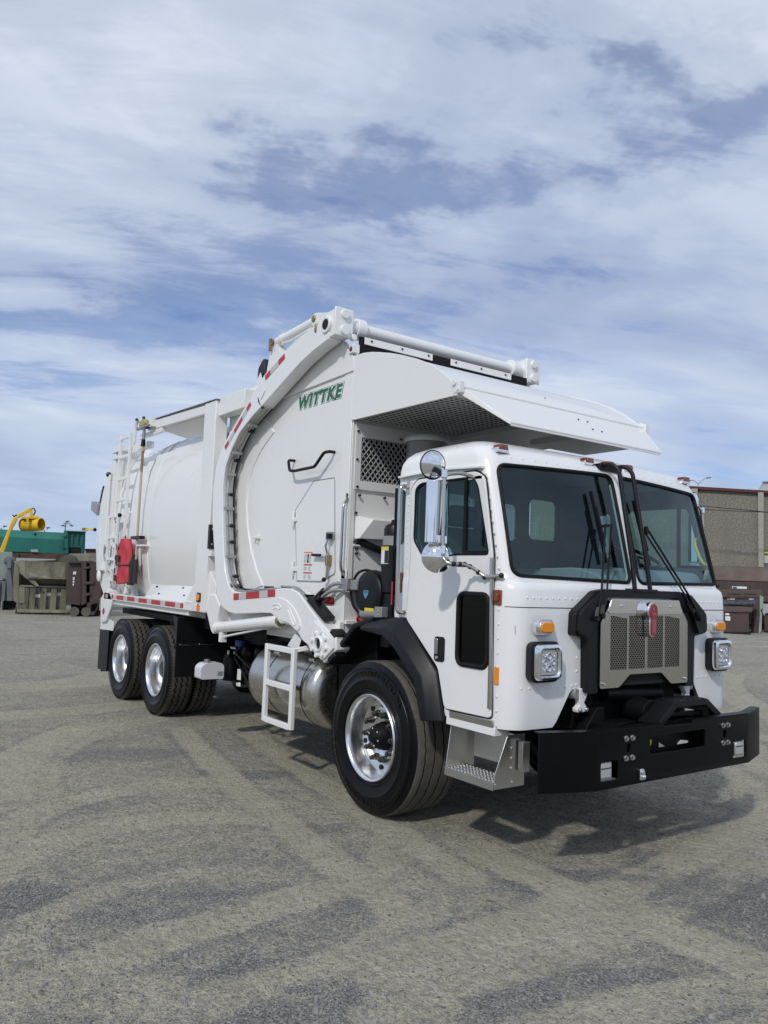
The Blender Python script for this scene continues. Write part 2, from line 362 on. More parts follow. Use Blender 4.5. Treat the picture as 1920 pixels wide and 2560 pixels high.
def text(name, s, size, m, loc, right, up, parent=None, **kw):
    me = text_mesh(s, size, **kw); x = Vector(right).normalized(); y = Vector(up).normalized(); z = x.cross(y)
    M = Matrix(((x.x, y.x, z.x, loc[0]), (x.y, y.y, z.y, loc[1]), (x.z, y.z, z.z, loc[2]), (0, 0, 0, 1)))
    me.transform(M); me.materials.clear(); me.materials.append(MATS[m]); me.name = name
    o = bpy.data.objects.new(name, me); COL.objects.link(o); o.parent = parent; return o
def mirror_x(o, parent=None):
    c = o.copy(); c.data = o.data.copy(); COL.objects.link(c)
    me = c.data; me.transform(Matrix.Diagonal((-1, 1, 1, 1))); me.flip_normals()
    c.parent = parent if parent else o.parent
    return c
def dup(o, parent=None, loc=None):
    c = o.copy(); COL.objects.link(c)
    if parent: c.parent = parent
    if loc is not None: c.location = loc
    return c

# ------------------------------------------------------------------ ground
def ground_material():
    m = bpy.data.materials.new('dusty_yard'); m.use_nodes = True; t = m.node_tree; b = t.nodes['Principled BSDF']; MATS['dusty_yard'] = m
    geo = t.nodes.new('ShaderNodeNewGeometry'); pos = geo.outputs['Position']
    wob = noise(t, pos, 1.6, 4, .6, out='Color')
    w2 = nd(t, 'ShaderNodeVectorMath', operation='SUBTRACT'); t.links.new(wob, w2.inputs[0]); w2.inputs[1].default_value = (.5, .5, .5)
    w3 = nd(t, 'ShaderNodeVectorMath', operation='SCALE'); t.links.new(w2.outputs[0], w3.inputs[0]); w3.inputs['Scale'].default_value = .40
    w4 = nd(t, 'ShaderNodeVectorMath', operation='ADD'); t.links.new(pos, w4.inputs[0]); t.links.new(w3.outputs[0], w4.inputs[1]); P = w4.outputs[0]
    sp = t.nodes.new('ShaderNodeSeparateXYZ'); t.links.new(P, sp.inputs[0]); px, py = sp.outputs[0], sp.outputs[1]
    def sstep(v, a, c):
        n = nd(t, 'ShaderNodeMapRange', interpolation_type='SMOOTHSTEP'); n.inputs[1].default_value = a; n.inputs[2].default_value = c; t.links.new(v, n.inputs[0]); return n.outputs[0]
    def band(p, q, w, soft, amt):
        p = at('O', *p, 'z', 0); q = at('O', *q, 'z', 0); d = (q-p); L = d.length; d /= L; n_ = Vector((-d.y, d.x))
        al = math_n(t, 'ADD', math_n(t, 'ADD', math_n(t, 'MULTIPLY', px, d.x), math_n(t, 'MULTIPLY', py, d.y)), -(p.x*d.x+p.y*d.y))
        ac = math_n(t, 'ABSOLUTE', math_n(t, 'ADD', math_n(t, 'ADD', math_n(t, 'MULTIPLY', px, n_.x), math_n(t, 'MULTIPLY', py, n_.y)), -(p.x*n_.x+p.y*n_.y)))
        k = math_n(t, 'MULTIPLY', sstep(ac, w+soft, max(0, w-soft)), math_n(t, 'MULTIPLY', sstep(al, -.3, .25), sstep(al, L+.3, L-.25)))
        return math_n(t, 'MULTIPLY', k, amt)
    def blob(c, rx, ry, ang, amt):
        c = at('O', *c, 'z', 0); ca, sa = math.cos(ang), math.sin(ang)
        dx = math_n(t, 'ADD', px, -c.x); dy = math_n(t, 'ADD', py, -c.y)
        u = math_n(t, 'DIVIDE', math_n(t, 'ADD', math_n(t, 'MULTIPLY', dx, ca), math_n(t, 'MULTIPLY', dy, sa)), rx)
        v = math_n(t, 'DIVIDE', math_n(t, 'SUBTRACT', math_n(t, 'MULTIPLY', dy, ca), math_n(t, 'MULTIPLY', dx, sa)), ry)
        r = math_n(t, 'SQRT', math_n(t, 'ADD', math_n(t, 'MULTIPLY', u, u), math_n(t, 'MULTIPLY', v, v)))
        return math_n(t, 'MULTIPLY', sstep(r, 1.25, .55), amt)
    acc = math_n(t, 'MULTIPLY', noise(t, pos, .55, 5, .66, .5), .80)
    acc = math_n(t, 'ADD', acc, math_n(t, 'MULTIPLY', noise(t, mapping(t, pos, rot=(0, 0, R(38)), sc=(.16, 1, 1)), 2.2, 4, .62, .4), .40))
    acc = math_n(t, 'ADD', acc, math_n(t, 'MULTIPLY', noise(t, mapping(t, pos, rot=(0, 0, R(-22)), sc=(.14, 1, 1)), 1.9, 4, .62, .4), .36))
    acc = math_n(t, 'ADD', acc, -.39)
    # tyre tracks: pale compacted dust along turning arcs, each through three points on the yard
    w5 = nd(t, 'ShaderNodeVectorMath', operation='SCALE'); t.links.new(w2.outputs[0], w5.inputs[0]); w5.inputs['Scale'].default_value = .10
    w6 = nd(t, 'ShaderNodeVectorMath', operation='ADD'); t.links.new(pos, w6.inputs[0]); t.links.new(w5.outputs[0], w6.inputs[1]); sq = t.nodes.new('ShaderNodeSeparateXYZ'); t.links.new(w6.outputs[0], sq.inputs[0]); qx, qy = sq.outputs[0], sq.outputs[1]
    trk = None; edge = None; lug = None
    def arc(p, q, r, w, amt, tread=False, offs=0.0):
        nonlocal trk, edge, lug
        a, b_, c = [at('O', *k, 'z', 0) for k in (p, q, r)]
        d = 2*(a.x*(b_.y-c.y)+b_.x*(c.y-a.y)+c.x*(a.y-b_.y)); d = d if abs(d) > 1e-4 else 1e-4
        A2, B2, C2 = a.x**2+a.y**2, b_.x**2+b_.y**2, c.x**2+c.y**2
        ux = (A2*(b_.y-c.y)+B2*(c.y-a.y)+C2*(a.y-b_.y))/d; uy = (A2*(c.x-b_.x)+B2*(a.x-c.x)+C2*(b_.x-a.x))/d; Rr = math.hypot(a.x-ux, a.y-uy)+offs
        dx = math_n(t, 'ADD', qx, -ux); dy = math_n(t, 'ADD', qy, -uy); rr = math_n(t, 'SQRT', math_n(t, 'ADD', math_n(t, 'MULTIPLY', dx, dx), math_n(t, 'MULTIPLY', dy, dy)))
        dd = math_n(t, 'ABSOLUTE', math_n(t, 'ADD', rr, -Rr))
        # keep to the stretch between the end points
        m_ = (a+c)/2; half = (c-a).length/2; ax_ = (c-a).normalized(); al = math_n(t, 'ABSOLUTE', math_n(t, 'ADD', math_n(t, 'ADD', math_n(t, 'MULTIPLY', qx, ax_.x), math_n(t, 'MULTIPLY', qy, ax_.y)), -(m_.x*ax_.x+m_.y*ax_.y)))
        ends = sstep(al, half+.45, half-.25)
        k = math_n(t, 'MULTIPLY', math_n(t, 'MULTIPLY', sstep(dd, w+.035, w-.035), ends), amt); trk = k if trk is None else math_n(t, 'MAXIMUM', trk, k)
        e = math_n(t, 'MULTIPLY', math_n(t, 'MULTIPLY', sstep(math_n(t, 'ABSOLUTE', math_n(t, 'ADD', dd, -(w+.055))), .05, .0), ends), .5*amt); edge = e if edge is None else math_n(t, 'MAXIMUM', edge, e)
        if tread:
            an = math_n(t, 'ARCTAN2', dy, dx); st = math_n(t, 'SINE', math_n(t, 'ADD', math_n(t, 'MULTIPLY', an, Rr*2*math.pi/.085), math_n(t, 'MULTIPLY', dd, 26)))
            l_ = math_n(t, 'MULTIPLY', math_n(t, 'MULTIPLY', st, k), 1.0); lug = l_ if lug is None else math_n(t, 'ADD', lug, l_)
    for a in [((1700,430),(1385,605),(800,800),.15,.9,True), ((1700,520),(1300,720),(640,915),.14,.55,False), ((1040,545),(1350,680),(1700,815),.16,.95,False), ((395,285),(560,440),(900,700),.12,.95,True), ((520,275),(700,400),(1010,600),.12,.75,False), ((0,575),(200,500),(520,470),.16,.6,True), ((0,520),(170,430),(420,395),.15,.5,True),
              ((0,860),(350,730),(760,615),.15,.7,True), ((60,700),(300,610),(560,590),.10,.35,False), ((200,270),(60,330),(0,420),.22,.7,False), ((420,245),(180,300),(90,420),.16,.45,True), ((1250,915),(1450,860),(1700,835),.14,.6,False), ((880,915),(1020,780),(1330,640),.13,.5,True), ((0,250),(200,235),(420,205),.3,.6,False), ((0,190),(150,180),(240,165),.5,.5,False), ((1560,240),(1620,330),(1700,380),.25,.6,False), ((1580,160),(1630,230),(1700,260),.3,.5,False)]: arc(*a)
    acc = math_n(t, 'ADD', acc, math_n(t, 'SUBTRACT', math_n(t, 'MULTIPLY', trk, .56), math_n(t, 'MULTIPLY', edge, .32)))
    for a in [((1600,640),.46,.66,R(35),-.66), ((1390,560),.26,.16,R(35),-.5), ((1300,600),.34,.10,R(-32),-.46), ((1140,625),.36,.13,R(-28),-.40), ((30,645),.26,.20,R(20),-.62), ((370,660),.50,.20,R(-10),-.42), ((640,872),.34,.16,R(10),-.55),
              ((655,490),.32,.09,R(-32),-.45), ((520,375),.5,.14,R(-38),-.40), ((1360,815),.34,.10,R(-22),-.40), ((820,640),.4,.12,R(-22),-.25), ((250,335),1.0,.3,R(-20),-.25), ((150,455),.7,.22,R(5),-.28), ((1110,865),.3,.1,R(0),-.36), ((470,800),.26,.1,R(20),-.36), ((950,725),.36,.12,R(-30),-.28), ((1600,870),.3,.1,R(-15),-.35), ((760,870),.2,.08,R(20),-.3), ((680,420),.4,.1,R(-35),-.3)]:
        acc = math_n(t, 'ADD', acc, blob(a[0], a[1], a[2], a[3], a[4]*.85))
    mottle = noise(t, pos, 6.5, 6, .76, .3); lump = noise(t, pos, 13, 4, .75, .2); grit = noise(t, pos, 38, 4, .8)
    vor = nd(t, 'ShaderNodeTexVoronoi'); vor.inputs['Scale'].default_value = 120; t.links.new(pos, vor.inputs['Vector'])
    vs = t.nodes.new('ShaderNodeSeparateXYZ'); t.links.new(vor.outputs['Color'], vs.inputs[0])
    dust = sstep(math_n(t, 'ADD', math_n(t, 'ADD', acc, math_n(t, 'MULTIPLY', vs.outputs[1], .34)), math_n(t, 'ADD', math_n(t, 'MULTIPLY', mottle, 1.2), math_n(t, 'MULTIPLY', grit, .60))), 1.02, 1.66)
    stone = ramp(t, vs.outputs[0], [(0, (.112, .112, .110)), (.5, (.215, .212, .204)), (.9, (.32, .313, .29)), (1, (.46, .45, .42))])
    dcol = ramp(t, noise(t, pos, 3.1, 5, .7), [(.3, (.44, .41, .312)), (.7, (.60, .558, .435))])
    rough_ = math_n(t, 'SUBTRACT', 1.0, math_n(t, 'MULTIPLY', trk, .55))
    dcol = mixc(t, math_n(t, 'MULTIPLY', ramp(t, grit, [(.38, (.75, .75, .75)), (.54, (0, 0, 0))]), rough_), dcol, (.150, .142, .120)); dcol = mixc(t, math_n(t, 'MULTIPLY', ramp(t, lump, [(.36, (.55, .55, .55)), (.52, (0, 0, 0))]), rough_), dcol, (.185, .176, .150)); dcol = mixc(t, math_n(t, 'MULTIPLY', math_n(t, 'MAXIMUM', lug, 0.0), .22), dcol, (.22, .205, .165))
    vr = nd(t, 'ShaderNodeTexVoronoi'); vr.inputs['Scale'].default_value = 33; t.links.new(P, vr.inputs['Vector'])
    sp2 = t.nodes.new('ShaderNodeSeparateXYZ'); t.links.new(vr.outputs['Color'], sp2.inputs[0])
    dcol = mixc(t, math_n(t, 'MULTIPLY', math_n(t, 'GREATER_THAN', sp2.outputs[1], .90), sstep(vr.outputs['Distance'], .34, .22)), dcol, (.15, .147, .14))
    t.links.new(mixc(t, dust, stone, dcol), b.inputs['Base Color']); b.inputs['Roughness'].default_value = .93; b.inputs['Specular IOR Level'].default_value = .25
    h1 = math_n(t, 'SUBTRACT', 1.0, vor.outputs['Distance'])
    h = math_n(t, 'ADD', math_n(t, 'MULTIPLY', h1, .16), math_n(t, 'ADD', math_n(t, 'MULTIPLY', lump, 1.5), math_n(t, 'MULTIPLY', grit, .75)))
    bn = t.nodes.new('ShaderNodeBump'); bn.inputs['Strength'].default_value = 1.0; bn.inputs['Distance'].default_value = .035
    t.links.new(h, bn.inputs['Height']); t.links.new(bn.outputs[0], b.inputs['Normal'])
ground_material()
g = MB('dusty_yard'); g.add([(-400, -400, 0), (500, -400, 0), (500, 500, 0), (-400, 500, 0)], [(0, 1, 2, 3)])
g = g.build('ground', smooth=0); g['kind'] = 'structure'
pm = MB('line_paint')
for (x0, y0), (x1, y1) in (((560, 2140), (1106, 2138)), ((560, 2190), (1106, 2195))):
    a, c = at('J', x0, y0, 'z', 0), at('J', x1, y1, 'z', 0); d = (c-a).normalized(); n_ = Vector((-d.y, d.x, 0))*.06; a -= d*4; c += d*10
    pm.add([p+Vector((0, 0, .004)) for p in (a-n_, c-n_, c+n_, a+n_)], [(0, 1, 2, 3)])
pm = pm.build('parking_line', smooth=0); pm['kind'] = 'structure'
# loose stones on the yard
mat('pebble', (.22, .218, .21), .9, var=.5, vscale=9)
rnd = random.Random(3); pb = MB('pebble')
for i in range(5200):
    X = rnd.uniform(-30, 1700); Y = 470+rnd.random()**.8*450 if rnd.random() < .75 else rnd.uniform(330, 560)
    p = at('O', X, Y, 'z', 0); s_ = rnd.choice((.003, .004, .005, .007, .004))*rnd.uniform(.7, 1.5)
    if rnd.random() < .02: s_ *= 2.2
    if abs(p.x) < 1.3 and p.y > -1.7: continue
    a = rnd.random()*6.28; vs = []
    for k in range(5): q = a+k*1.2566+rnd.uniform(-.3, .3); vs.append((p.x+s_*math.cos(q)*rnd.uniform(.7, 1.3), p.y+s_*math.sin(q)*rnd.uniform(.7, 1.3), -.001))
    top = [(p.x+(v[0]-p.x)*.6, p.y+(v[1]-p.y)*.6, s_*rnd.uniform(.6, 1.1)) for v in vs]
    pb.add(vs+top, [(5, 6, 7, 8, 9)]+[(k, (k+1) % 5, 5+(k+1) % 5, 5+k) for k in range(5)])
pb = pb.build('loose_gravel', smooth=0); tag(pb, 'small loose grey stones scattered over the dusty yard', 'gravel', kind='stuff')

# ================================================================== TRUCK
T = empty('garbage_truck'); tag(T, 'white front loading garbage truck with black bumper on the dusty yard', 'truck')
# ---- cab shell
HW = 1.18
LV = [ # z, half width, front y at centre, rear y, corner radius, bow
 (.843, 1.175, -1.443, -.185, .14, .02), (.88, 1.178, -1.447, -.185, .14, .02), (1.20, 1.18, -1.45, -.185, .14, .02), (1.58, 1.18, -1.452, -.185, .14, .02), (1.69, 1.18, -1.454, -.185, .14, .03),
 (1.72, 1.178, -1.450, -.185, .14, .035), (1.742, 1.174, -1.436, -.185, .13, .05), (1.752, 1.172, -1.424, -.185, .125, .055), (1.80, 1.172, -1.413, -.185, .12, .06), (2.10, 1.172, -1.345, -.185, .12, .07), (2.40, 1.171, -1.272, -.185, .12, .08), (2.52, 1.168, -1.240, -.187, .12, .08),
 (2.575, 1.158, -1.205, -.195, .12, .075), (2.62, 1.135, -1.155, -.215, .12, .07), (2.66, 1.09, -1.08, -.25, .12, .06), (2.695, 1.01, -.97, -.32, .12, .05), (2.72, .90, -.84, -.40, .12, .03), (2.738, .72, -.70, -.48, .1, .01)]
def cab_loop(z, w, yf, yb, rc, bow, off=0.0):
    w -= off; yf += off; yb -= off; pts = []; xi = w-rc; yc = yf+bow
    for i in range(25): x = -xi+2*xi*i/24; pts.append((x, yf+bow*(x/xi)**2, z))
    for i in range(1, 9): a = -math.pi/2+math.pi/2*i/8; pts.append((xi+rc*math.cos(a), yc+rc+rc*math.sin(a), z))
    rb = .06; ys = yc+rc
    for i in range(1, 8): pts.append((w, ys+(yb-rb-ys)*i/8, z))
    for i in range(0, 6): a = math.pi/2*i/5; pts.append((w-rb+rb*math.cos(a), yb-rb+rb*math.sin(a), z))
    for i in range(1, 6): pts.append((w-rb-2*(w-rb)*i/6, yb, z))
    for i in range(0, 6): a = math.pi/2+math.pi/2*i/5; pts.append((-w+rb+rb*math.cos(a), yb-rb+rb*math.sin(a), z))
    for i in range(1, 8): pts.append((-w, yb-rb+(ys-yb+rb)*i/8, z))
    for i in range(0, 8): a = math.pi+math.pi/2*i/8; pts.append((-xi+rc*math.cos(a), yc+rc+rc*math.sin(a), z))
    return pts
def lv(z):
    for a, c in zip(LV, LV[1:]):
        if a[0] <= z <= c[0]: k = (z-a[0])/(c[0]-a[0]); return tuple(a[i]+(c[i]-a[i])*k for i in range(6))
    return LV[-1] if z > 2 else LV[0]
def cab_y(x, z):
    _, w, yf, yb, rc, bow = lv(z); xi = w-rc; ax = abs(x)
    if ax <= xi: return yf+bow*(ax/xi)**2
    d = min(ax-xi, rc*.999); return yf+bow+rc-math.sqrt(rc*rc-d*d)
def loft(levels, off, m):
    mb = MB(m); L = [cab_loop(*l, off=off) for l in levels]; n = len(L[0])
    vs = [p for l in L for p in l]; fs = [(i*n+k, i*n+(k+1)%n, (i+1)*n+(k+1)%n, (i+1)*n+k) for i in range(len(L)-1) for k in range(n)]
    fs += [tuple(range(n))[::-1], tuple(range((len(L)-1)*n, len(L)*n))]; return mb.add(vs, fs)
cab = loft(LV, 0, 'white_paint').build('cab', T)
inner_lv = [(.5,)+LV[0][1:]]+[l for l in LV if l[0] < 2.60]+[(2.665, 1.06, -1.04, -.25, .12, .06)]
WS = [rpoly([(-1.108, 1.780), (-.042, 1.763), (-.047, 2.525), (-1.088, 2.497)], .065, 6)]
WS.append([(-x, z) for x, z in WS[0]][::-1])
SW = rpoly([(-.44, 2.375), (-.50, 2.41), (-1.045, 2.41), (-1.095, 2.35), (-1.212, 1.905), (-.535, 1.905), (-.438, 2.01)], .03, 4)   # door glass (y, z)
LW = rrect(-1.083, 1.425, .285, .455, .06, 6)          # lower door glass
QW = rpoly([(-.235, 2.40), (-.30, 2.37), (-.30, 1.99), (-.235, 1.97)], .02, 3)
ARCH = [(-.345, 1.455), (-.735, 1.15), (-.815, .90), (-.83, .4), (.6, .4), (.6, 1.455)]
NOTCH = [(-.85, .5), (-.815, .845), (-.79, .875), (-.675, 1.05), (-.65, 1.07), (-.56, 1.075), (-.56, 1.60), (.56, 1.60), (.56, 1.075), (.65, 1.07), (.675, 1.05), (.79, .875), (.815, .845), (.85, .5)]
REARW = [rrect(-.62, 2.24, .40, .34, .06), rrect(-.02, 2.23, .16, .30, .05), rrect(.37, 2.275, .34, .34, .06)]
cuts = [loft(inner_lv, .03, 'inner_dark')]
cuts += [MB('x').prism(w, 'y', -2, -.9) if False else MB('inner_dark').prism(w, 'y', -2, -.9) for w in WS]
for sgn in (-1, 1):
    cuts.append(MB('inner_dark').prism(SW, 'x', sgn*1.0, sgn*1.4)); cuts.append(MB('inner_dark').prism(LW, 'x', sgn*1.0, sgn*1.4)); cuts.append(MB('inner_dark').prism(QW, 'x', sgn*1.0, sgn*1.4))
cuts += [MB('inner_dark').prism(w, 'y', -.4, .1) for w in REARW]
cuts.append(MB('inner_dark').prism(ARCH, 'x', -1.6, 1.6)); cuts.append(MB('inner_dark').prism(NOTCH, 'y', -2, -1.2))
boolcut(cab, cuts)
cab.data.materials.clear(); cab.data.materials.append(MATS['white_paint']); cab.data.materials.append(MATS['inner_dark'])
for p in cab.data.polygons:
    c = p.center; inside = p.normal.dot(Vector((0, -.72, 1.75))-c) > 0
    on_shell = abs(abs(c.x)-1.15) < .012 or c.z > 2.5 or c.y > -.24 or True
    p.material_index = 1 if (inside and abs(c.x) < 1.165 and c.y > -1.43 and c.z > .82) else 0
lab(cab, 'white riveted cab shell with rounded roof')
# seam line and rivets on the cab
rv = MB('white_paint')
def rivet(p, n, r=.0075):
    n = Vector(n).normalized(); x = n.orthogonal().normalized(); y = n.cross(x); vs = []; p = Vector(p)
    for rr, hh in ((1, -.001), (.85, .0035), (.45, .0055)):
        for i in range(8): a = i*math.pi/4; vs.append(p+x*(r*rr*math.cos(a))+y*(r*rr*math.sin(a))+n*hh)
    rv.add(vs, [(k*8+i, k*8+(i+1)%8, k*8+8+(i+1)%8, k*8+8+i) for k in range(2) for i in range(8)]+[tuple(range(16, 24))])
def rivet_front(x, z): rivet((x, cab_y(x, z), z), (x*.15, -1, 0 if z < 1.75 else .25))
for sgn in (-1, 1):
    for k in range(13):
        x = sgn*(1.06-k*.055)
        if abs(x) > .60: rivet_front(x, 1.645)
    for k in range(11):
        x = sgn*(1.09-k*.062)
        if abs(x) > .62: rivet_front(x, 1.093)
    for k in range(6): rivet_front(sgn*.615, 1.10+k*.085)
    for k in range(9): rivet_front(sgn*(.16+k*.1), 2.555)
    for k in range(9):   # A pillar
        tt = k/8; z = 1.82+tt*.60; y = -1.287+tt*.135; rivet((sgn*1.1725, y, z), (sgn, -.1, 0))
    for k in range(9): rivet((sgn*1.1805, -1.305, .86+k*.088), (sgn, -.1, 0))
    for k in range(16): rivet((sgn*1.1725, -.345+0*k, 1.50+k*.055), (sgn, 0, 0), .006)
rv = rv.build('rivet_rows', cab, kind='stuff')
sm = MB('rubber_seal'); sm.tube([(x, cab_y(x, 1.585)-.0005, 1.585) for x in [i*.02-1.17 for i in range(29)]], .0025, 6); sm.tube([(x, cab_y(x, 1.585)-.0005, 1.585) for x in [i*.02+.60 for i in range(29)]], .0025, 6)
loose(sm.build('panel_seam', cab))
for sgn in (-1, 1):
    d = MB('white_paint'); pts = [(sgn*1.175, -.235, 2.475), (sgn*1.175, -.7, 2.492), (sgn*1.175, -1.115, 2.472)]
    for a, c in zip(pts, pts[1:]): d.bar(a, c, .05, .016)
    d.build('drip_rail', cab, .003)
# windshield panes, seals, interior
def ring_patch(poly, yfun, m, rings=7):
    cx_ = sum(p[0] for p in poly)/len(poly); cz_ = sum(p[1] for p in poly)/len(poly); mb = MB(m); n = len(poly); vs = []
    for k in range(rings):
        s_ = 1-k/rings
        for x, z in poly: X = cx_+(x-cx_)*s_; Z = cz_+(z-cz_)*s_; vs.append((X, yfun(X, Z), Z))
    vs.append((cx_, yfun(cx_, cz_), cz_)); fs = [(k*n+i, k*n+(i+1)%n, (k+1)*n+(i+1)%n, (k+1)*n+i) for k in range(rings-1) for i in range(n)]
    fs += [((rings-1)*n+i, (rings-1)*n+(i+1)%n, rings*n) for i in range(n)]; return mb.add(vs, fs)
for w in WS:
    ww = []
    for i in range(len(w)):      # refine outline
        a, c = w[i], w[(i+1) % len(w)]; k_ = max(1, int(math.hypot(c[0]-a[0], c[1]-a[1])/.05))
        ww += [(a[0]+(c[0]-a[0])*j/k_, a[1]+(c[1]-a[1])*j/k_) for j in range(k_)]
    gl = ring_patch(ww, lambda x, z: cab_y(x, z)+.006, 'windshield_glass').build('windshield_pane', cab, smooth=60)
    MBs = MB('rubber_seal').tube([(x, cab_y(x, z)-.001, z) for x, z in ww], .0125, 8, True); MBs.build('windshield_seal', gl if False else cab)
num = text('fleet_number', '260022', .062, 'pencil_black', (-.955, cab_y(-.955, 1.845)+.012, 1.843), (1, -.055, 0), (0, .22, 1), cab, extrude=.0005, spacing=.95, offset=.003)
st = at('J', 380, 1297, 'y', -1.36); MB('tape_silver').box((st.x-.02, cab_y(st.x-.02, st.z)+.011, st.z), (.07, .002, .075), Matrix.Rotation(R(12), 3, 'X')@Matrix.Rotation(R(14), 3, 'Z')).build('windshield_sticker', cab)
for x, y_, z in ((-1.02, -1.115, 2.612), (-.222, -1.165, 2.614), (0, -1.169, 2.614), (.222, -1.165, 2.614), (1.02, -1.115, 2.612)):
    rl = MB('chrome').prism(rrect(x, z-.012, .105, .035, .012), 'y', y_-.032, y_+.03)
    rl.use('amber_dark').prism([(x-.040, z-.010), (x+.040, z-.010), (x+.034, z+.024), (x-.034, z+.024)], 'y', y_-.038, y_+.03)
    rl.build('roof_marker_lamp', cab, .004)
# interior: floor, dash, seats, steering wheel
f_ = MB('inner_dark'); f_.bb((-1.13, -1.40, 1.42), (1.13, -.24, 1.47)); f_.bb((-1.13, -.80, 1.0), (-1.10, -1.35, 1.42)); f_.build('cab_floor', cab)
ds = MB('dash_grey'); ds.prism(rpoly([(-1.355, 1.60), (-1.355, 1.765), (-1.24, 1.80), (-1.05, 1.76), (-1.0, 1.60)], .04), 'x', -1.03, 1.03); ds.prism(rpoly([(-1.25, 1.60), (-1.25, 1.74), (-1.05, 1.75), (-1.0, 1.60)], .04), 'x', -1.13, 1.13)
ds.prism(rpoly([(-1.30, 1.70), (-1.26, 1.86), (-1.02, 1.88), (-.96, 1.70)], .06), 'x', .18, 1.02); ds.prism(rpoly([(-1.38, 1.70), (-1.36, 1.80), (-1.15, 1.86), (-.5, 1.84), (-.4, 1.5)], .08), 'x', -.28, .26); ds.build('dashboard', cab, .01)
for sx in (-.68, .66):
    s_ = MB('seat_fabric'); s_.prism(rpoly([(-.82, 1.55), (-.80, 1.72), (-.46, 1.74), (-.44, 1.55)], .05), 'x', sx-.24, sx+.24); s_.prism(rpoly([(-.50, 1.66), (-.42, 2.12), (-.32, 2.14), (-.36, 1.62)], .04), 'x', sx-.23, sx+.23); s_.prism(rrect(sx, 2.22, .26, .16, .04), 'y', -.41, -.33)
    s_.build('seat', cab, .02)
sw = MB('pencil_black'); c0 = Vector((.66, -.90, 1.985)); tilt = R(62); e1 = Vector((1, 0, 0)); e2 = Vector((0, math.cos(R(24)), math.sin(R(24))))
sw.tube([c0+e1*(.225*math.cos(a))+e2*(.225*math.sin(a)) for a in [i*2*math.pi/36 for i in range(36)]], .014, 8, True)
for a in (R(200), R(340), R(90)): sw.bar(c0, c0+e1*(.22*math.cos(a))+e2*(.22*math.sin(a)), .03, .012)
sw.cyl(c0, c0+Vector((0, -.18, -.30)), .035); sw.build('steering_wheel', cab)
gh = MB('inner_yellow'); gh.tube(fillet([(1.13, -1.17, 2.14), (1.075, -1.185, 2.135), (1.06, -1.20, 2.08), (1.06, -1.25, 1.97), (1.075, -1.27, 1.935), (1.13, -1.27, 1.93)], .03), .0125, 8); gh.build('grab_handle', cab)
ih = MB('inner_dark'); ih.prism(rrect(.1, 2.56, 1.6, .07, .03), 'y', -1.02, -.6); ih.build('overhead_console', cab)
MB('dash_grey').prism(rrect(-.10, 2.10, .07, .26, .02), 'y', -1.25, -1.22).build('visor_mirror', cab)
for w in REARW:
    wx = [p[0] for p in w]; g_ = MB('teal_glass').prism(w, 'y', -.205, -.200); g_.build('cab_window', cab)
# door, both sides
DOOR = rpoly([(-.385, 2.385), (-.455, 2.442), (-1.07, 2.448), (-1.155, 2.40), (-1.248, 1.897), (-1.268, .898), (-.822, .892), (-.746, 1.147), (-.376, 1.453), (-.405, 1.90)], .035, 5)
def make_door(sgn):
    x0, x1 = (sgn*1.168, sgn*1.190)
    d = MB('white_paint').prism(DOOR, 'x', x0, x1).build('door', T)
    boolcut(d, [MB('white_paint').prism(SW, 'x', sgn*1.1, sgn*1.3), MB('white_paint').prism(LW, 'x', sgn*1.1, sgn*1.3)])
    md = d.modifiers.new('bevel', 'BEVEL'); md.width = .008; md.segments = 3; md.limit_method = 'ANGLE'; md.angle_limit = R(40)
    MB('rubber_seal').tube([(sgn*1.178, y, z) for y, z in rpoly([(y+( .006 if y > -.8 else -.006), z+(.006 if z > 1.7 else -.004)) for y, z in DOOR], .001, 1)], .005, 6, True).build('door_gap_seal', d)
    MB('teal_glass').prism(SW, 'x', sgn*1.174, sgn*1.178).build('door_glass', d)
    MB('rubber_seal').tube([(sgn*1.186, y, z) for y, z in SW], .008, 8, True).bb((sgn*1.170, -.985, 1.91), (sgn*1.188, -.958, 2.405)).bb((sgn*1.170, -1.205, 1.905), (sgn*1.186, -.96, 1.93)).build('glass_seal', d)
    MB('tinted_glass').prism(LW, 'x', sgn*1.180, sgn*1.184).build('lower_glass', d)
    MB('rubber_seal').tube([(sgn*1.190, y, z) for y, z in LW], .0165, 8, True).build('lower_glass_seal', d)
    h = MB('black_plastic').prism(rrect(-.762, 1.273, .105, .165, .025), 'x', sgn*1.185, sgn*1.197).use('dark_void').prism(rrect(-.785, 1.285, .042, .115, .015), 'x', sgn*1.185, sgn*1.1985).use('stainless').prism(rrect(-.737, 1.29, .03, .105, .006), 'x', sgn*1.185, sgn*1.204)
    h.use('chrome').cyl((sgn*1.19, -.74, 1.215), (sgn*1.203, -.74, 1.215), .012, n=14); h.build('door_handle', d, .003)
    hg = MB('stainless').cyl((sgn*1.193, -1.262, .955), (sgn*1.193, -1.240, 1.885), .0095, n=10)
    hg.bb((sgn*1.186, -1.262, .955), (sgn*1.1915, -1.235, 1.88)); hg.build('door_hinge', d)
    return d
dr = make_door(-1); make_door(1)
